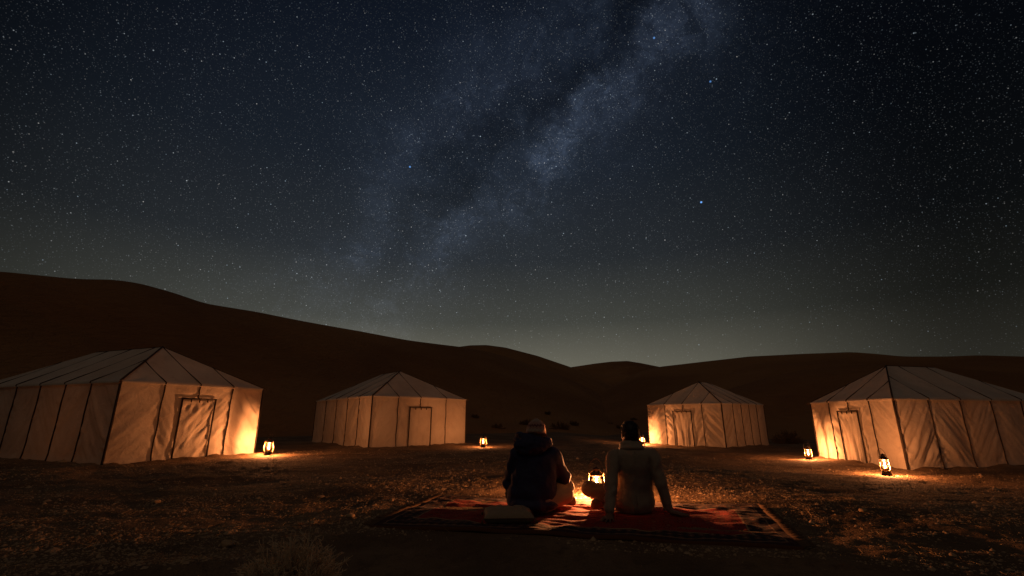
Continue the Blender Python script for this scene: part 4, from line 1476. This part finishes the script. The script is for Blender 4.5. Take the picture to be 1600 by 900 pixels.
def build_cushion():
    x0, y0 = -0.035, 4.80
    root = thing('cushion', 'flat square beige cushion with corner tassels lying on the rug', 'cushion', (x0, y0, rug_z(x0, y0)), 0.06)
    n = 44
    uu = np.linspace(-1, 1, n)
    U, V = np.meshgrid(uu, uu, indexing='ij')
    e = np.minimum(1 - np.abs(U), 1 - np.abs(V))
    prof = np.sqrt(np.clip(1 - (1 - np.clip(e / 0.70, 0, 1)) ** 2, 0, 1))
    sx, sy = 0.232, 0.185
    puff = 1 + 0.05 * (1 - prof)
    pin = 1 - 0.05 * (1 - np.abs(U)) * (np.abs(V) > 0.5) - 0.05 * (1 - np.abs(V)) * (np.abs(U) > 0.5)
    wr = 0.008 * fbm(U * 3, V * 3, 0, 3, 4) + 0.010 * np.sin(14 * np.arctan2(U, V)) * np.clip(np.hypot(U, V) - 0.75, 0, 1)
    X, Y = U * sx * pin, V * sy * pin
    top = np.stack([X, Y, 0.053 + 0.066 * prof + wr * prof * 1.6], -1).reshape(-1, 3)
    bot = np.stack([X, Y, 0.051 - 0.049 * np.clip(e / 0.25, 0, 1) ** 0.5], -1).reshape(-1, 3)
    f = grid_faces(n, n)
    body = mesh_obj('cushion_cover', np.concatenate([top, bot]), np.concatenate([f, f[:, ::-1] + n * n]), M['cushion'], root)
    m = MB()
    ring = [(-1, t) for t in np.linspace(-1, 1, 12)] + [(t, 1) for t in np.linspace(-1, 1, 12)[1:]] + [(1, -t) for t in np.linspace(-1, 1, 12)[1:]] + [(-t, -1) for t in np.linspace(-1, 1, 12)[1:-1]]
    m.tube([(sx * 1.0 * u * (1 - 0.05 * (1 - abs(v)) * (abs(u) > .5) - 0.05 * (1 - abs(u)) * (abs(v) > .5)), sy * v * (1 - 0.05 * (1 - abs(v)) * (abs(u) > .5) - 0.05 * (1 - abs(u)) * (abs(v) > .5)), 0.052) for u, v in ring], 0.0065, 6, closed=True)
    m.build('piping', M['fringe'], root)
    for cx, cy in ((-1, -1), (1, -1), (1, 1), (-1, 1)):
        m = MB()
        for q in range(14):
            a = RNG.uniform(0, 6.28)
            r = RNG.uniform(0.004, 0.018)
            m.tube([(cx * sx, cy * sy, 0.052), (cx * (sx + 0.014) + r * 0.4 * math.cos(a), cy * (sy + 0.010) + r * 0.4 * math.sin(a), 0.040),
                    (cx * (sx + 0.016) + r * math.cos(a), cy * (sy + 0.012) + r * math.sin(a), 0.004)], [0.003, 0.0028, 0.0016], 4)
        m.build('tassel', M['fringe'], root)


build_cushion()


# ------------------------------------------------------------------ ground litter
def scatter(n, rmin, rmax, azmax, size, seed, clump=True):
    g = np.random.default_rng(seed)
    k = int(n * 3.2)
    az = np.radians(g.uniform(-azmax, azmax, k))
    u = g.uniform(0, 1, k)
    r = 1 / (1 / rmin + u * (1 / rmax - 1 / rmin))       # denser near the camera
    r = 0.5 * r + 0.5 * (rmin + (rmax - rmin) * u ** 1.3)
    x, y = np.sin(az) * r, np.cos(az) * r
    keep = in_quad(x, y, RUGQ) > 0.02
    keep &= (ground_drop(x, y) < 0.010) | (g.uniform(0, 1, k) < 0.02)
    if clump:
        den = fbm(x * 0.8, y * 1.2, 0, 3, seed + 3) + 0.45 * fbm(x * 3.5, y * 5, 0, 2, seed + 9) - 0.25 * np.exp(-((x - 0.2) / 1.9) ** 2) * (y < 4.4)
        keep &= den > g.uniform(-0.8, 0.7, k)
    for T in TENTS:
        P0, f, s = np.array(T['P0']), np.array(T['fd']), np.array(T['sd'])
        q = [P0, P0 + f * T['W'], P0 + f * T['W'] + s * T['L'], P0 + s * T['L']]
        if np.cross(q[1] - q[0], q[2] - q[1]) < 0:
            q = q[::-1]
        keep &= in_quad(x, y, q) > 0.05
    x, y = x[keep][:n], y[keep][:n]
    sz = size * np.exp(g.normal(0, 0.55, len(x)))
    return x, y, ground_z(x, y), sz, g


def build_gravel():
    x, y, z, sz, g = scatter(60000, 1.8, 17.0, 58, 0.0056, 5)
    sz = sz * (0.75 + np.hypot(x, y) * 0.045)
    n = len(x)
    base = np.array([(1, 0, 0), (0.3, 0.95, 0), (-0.8, 0.55, 0), (-0.75, -0.6, 0), (0.35, -0.9, 0), (0.05, 0.1, 0.75)], float)
    a = g.uniform(0, 6.283, n)
    ca, sa = np.cos(a), np.sin(a)
    jit = 1 + g.normal(0, 0.22, (n, 6, 3))
    b = base[None] * jit
    st = g.uniform(0.7, 1.5, n)
    bx = b[..., 0] * st[:, None]
    by = b[..., 1]
    vx = (bx * ca[:, None] - by * sa[:, None]) * sz[:, None] + x[:, None]
    vy = (bx * sa[:, None] + by * ca[:, None]) * sz[:, None] + y[:, None]
    vz = b[..., 2] * sz[:, None] * g.uniform(0.6, 1.3, (n, 1)) + z[:, None] - 0.001
    v = np.stack([vx, vy, vz], -1).reshape(-1, 3)
    o = (np.arange(n) * 6)[:, None]
    f = np.concatenate([o + np.array([[k, (k + 1) % 5, 5]]) for k in range(5)])
    tag(mesh_obj('gravel', v, f, M['stone'], smooth=False), kind='stuff')


def build_straw():
    x, y, z, sz, g = scatter(22000, 1.8, 16.0, 58, 0.026, 15)
    n = len(x)
    a = g.uniform(0, 6.283, n)
    tilt = np.abs(g.normal(0, 0.28, n)) + 0.04
    d = np.stack([np.cos(a) * np.cos(tilt), np.sin(a) * np.cos(tilt), np.sin(tilt)], -1)
    s = np.stack([-np.sin(a), np.cos(a), 0 * a], -1)
    sz = np.minimum(sz, 0.07)[:, None]
    w = (0.0010 + 0.00022 * np.hypot(x, y))[:, None]
    p = np.stack([x, y, z + 0.001], -1)
    upv = np.array([0, 0, 1.0])
    v = np.stack([p + s * w, p - s * w, p + d * sz + upv * 0.001 - s * w * 0.4, p + upv * w * 1.4], 1).reshape(-1, 3)
    o = (np.arange(n) * 4)[:, None]
    f = np.concatenate([o + np.array([[0, 2, 3]]), o + np.array([[2, 1, 3]]), o + np.array([[0, 1, 2]])])
    tag(mesh_obj('dry_straw', v, f, M['straw'], smooth=False), kind='stuff')


build_gravel()
build_straw()

for i, (x, y, r, lab) in enumerate((
        (-2.42, 6.35, 0.040, 'pale stone catching the light on the open sand left of the rug'),
        (-1.62, 5.05, 0.036, 'pale stone lying just beyond the left corner of the rug'),
        (-2.25, 4.05, 0.045, 'reddish stone behind the dry bush in the foreground'),
        (-4.30, 6.05, 0.040, 'small stone on the sand before the left tent'),
        (3.70, 5.30, 0.035, 'small stone on the dark sand right of the rug'))):
    g = np.random.default_rng(i + 3)
    nu, nv = 12, 8
    th, ph = np.meshgrid(np.linspace(0, 2 * math.pi, nu), np.linspace(0.01, math.pi - 0.01, nv), indexing='ij')
    dd = np.stack([np.cos(th) * np.sin(ph), np.sin(th) * np.sin(ph), np.cos(ph)], -1)
    rr = r * (1 + 0.35 * fbm(dd[..., 0] * 1.6 + i * 9, dd[..., 1] * 1.6, dd[..., 2] * 1.6, 3, 7))
    v = dd * rr[..., None] * np.array([1.2, 0.9, 0.65])
    v[-1] = v[0]
    o = mesh_obj('stone', v.reshape(-1, 3), grid_faces(nu, nv), M['stone'], smooth=False)
    o.location = (x, y, gz(x, y) + r * 0.35)
    tag(o, lab, 'stone')


# ------------------------------------------------------------------ bushes
def bush(name, label, cat, x, y, z, rad, hgt, nstem, mat, seed, group=None, twig=0.0016):
    g = np.random.default_rng(seed)
    root = thing(name, label, cat, (x, y, z), 0, group)
    segs = []          # (p0, p1, r0, r1)

    def unitv(v):
        return v / np.linalg.norm(v)
    stems_end = len(segs)
    main, fine = [], []
    for i in range(nstem):
        a = g.uniform(0, 6.283)
        el = math.asin(g.uniform(0.03, 1.0) ** 0.8)
        d = np.array([math.cos(a) * math.cos(el), math.sin(a) * math.cos(el), math.sin(el)])
        L = g.uniform(0.80, 1.0)
        p = np.array([g.normal(0, 0.03), g.normal(0, 0.03), 0.0])
        steps = 5
        for k in range(steps):
            d = unitv(d + g.normal(0, 0.17, 3))
            st = d * L / steps * np.array([rad, rad, hgt])
            q = p + st
            main.append((p, q, twig * (2.0 - 0.26 * k), twig * (1.75 - 0.26 * k)))
            if k >= 1:
                for _ in range(3 if k < 3 else 5):
                    b = unitv(d + g.normal(0, 0.60, 3) + np.array([0, 0, 0.18]))
                    s0 = p + (q - p) * g.uniform(0, 1)
                    l = rad * g.uniform(0.10, 0.26)
                    s1 = s0 + b * l
                    fine.append((s0, s1, twig, twig * 0.55))
                    for _ in range(3):
                        b2 = unitv(b + g.normal(0, 0.65, 3))
                        t0 = s0 + (s1 - s0) * g.uniform(0.3, 1)
                        fine.append((t0, t0 + b2 * rad * g.uniform(0.04, 0.11), twig * 0.85, twig * 0.4))
            p = q

    def sticks(lst):
        a = np.array([s_[0] for s_ in lst])
        b = np.array([s_[1] for s_ in lst])
        r0 = np.array([s_[2] for s_ in lst])[:, None]
        r1 = np.array([s_[3] for s_ in lst])[:, None]
        a[:, 2] = np.maximum(a[:, 2], -0.01)
        b[:, 2] = np.maximum(b[:, 2], 0.002)
        d = b - a
        d /= np.linalg.norm(d, axis=1)[:, None] + 1e-9
        s_ = np.cross(d, np.tile([0.31, 0.22, 0.93], (len(d), 1)))
        s_ /= np.linalg.norm(s_, axis=1)[:, None] + 1e-9
        t_ = np.cross(d, s_)
        vs_ = []
        for p, r in ((a, r0), (b, r1)):
            for k in range(3):
                an = 2.0944 * k
                vs_.append(p + (s_ * math.cos(an) + t_ * math.sin(an)) * r)
        v = np.stack(vs_, 1).reshape(-1, 3)
        o = (np.arange(len(a)) * 6)[:, None]
        f = np.concatenate([o + np.array([[k, (k + 1) % 3, 3 + (k + 1) % 3, 3 + k]]) for k in range(3)])
        return v, f
    v, f = sticks(main)
    mesh_obj('stems', v, f, mat, root, smooth=False)
    v, f = sticks(fine)
    tag(mesh_obj('twigs', v, f, mat, root, smooth=False), kind='stuff')
    return root


bx, by = -1.27, 2.98
bush('dry_bush', 'round dry tumbleweed bush in the dark foreground, before the left end of the rug', 'bush', bx, by, gz(bx, by) - 0.01, 0.34, 0.49, 270, M['twig'], 4, twig=0.0029)


bush('desert_shrub', 'low dark shrub on the sand beside the farthest tent', 'bush', 14.0, 24.6, gz(14.0, 24.6) - 0.02, 0.80, 0.62, 60, M['shrub'], 8, twig=0.007)


def dune_point(v, az, t):
    """a point on a dune's front face: azimuth in degrees, t = 0 foot .. 1 crest"""
    row = v[:, int(t * 45)]
    a = np.degrees(np.arctan2(row[:, 0], row[:, 1]))
    return row[np.abs(a - az).argmin()]


def on_ground(p):
    return max(p[2], gz(p[0], p[1]))


TUFT = 'small dark tuft of desert scrub on the dune foot far beyond the camp'
tuft0 = None
for i, (dv, az, t, sc) in enumerate((
        (DUNE_LEFT, -1.5, 0.14, 1.0), (DUNE_LEFT, 1.8, 0.20, 1.3), (DUNE_LEFT, 4.4, 0.30, 0.9), (DUNE_LEFT, 5.6, 0.16, 1.5),
        (DUNE_LEFT, 7.2, 0.22, 1.1), (DUNE_RIGHT, 9.6, 0.12, 1.2), (DUNE_RIGHT, 11.4, 0.22, 1.0), (DUNE_RIGHT, 12.6, 0.15, 1.4),
        (DUNE_RIGHT, 14.2, 0.25, 0.8), (DUNE_LEFT, -4.5, 0.24, 0.9))):
    p = dune_point(dv, az, t)
    z = on_ground(p) - 0.06
    if tuft0 is None:
        tuft0 = bush('scrub_tuft', TUFT, 'bush', p[0], p[1], z, 0.62, 0.36, 26, M['shrub'], 31, 'scrub tufts on the dune foot', twig=0.010)
    else:
        dup(tuft0, (p[0], p[1], z), i * 1.3, sc)
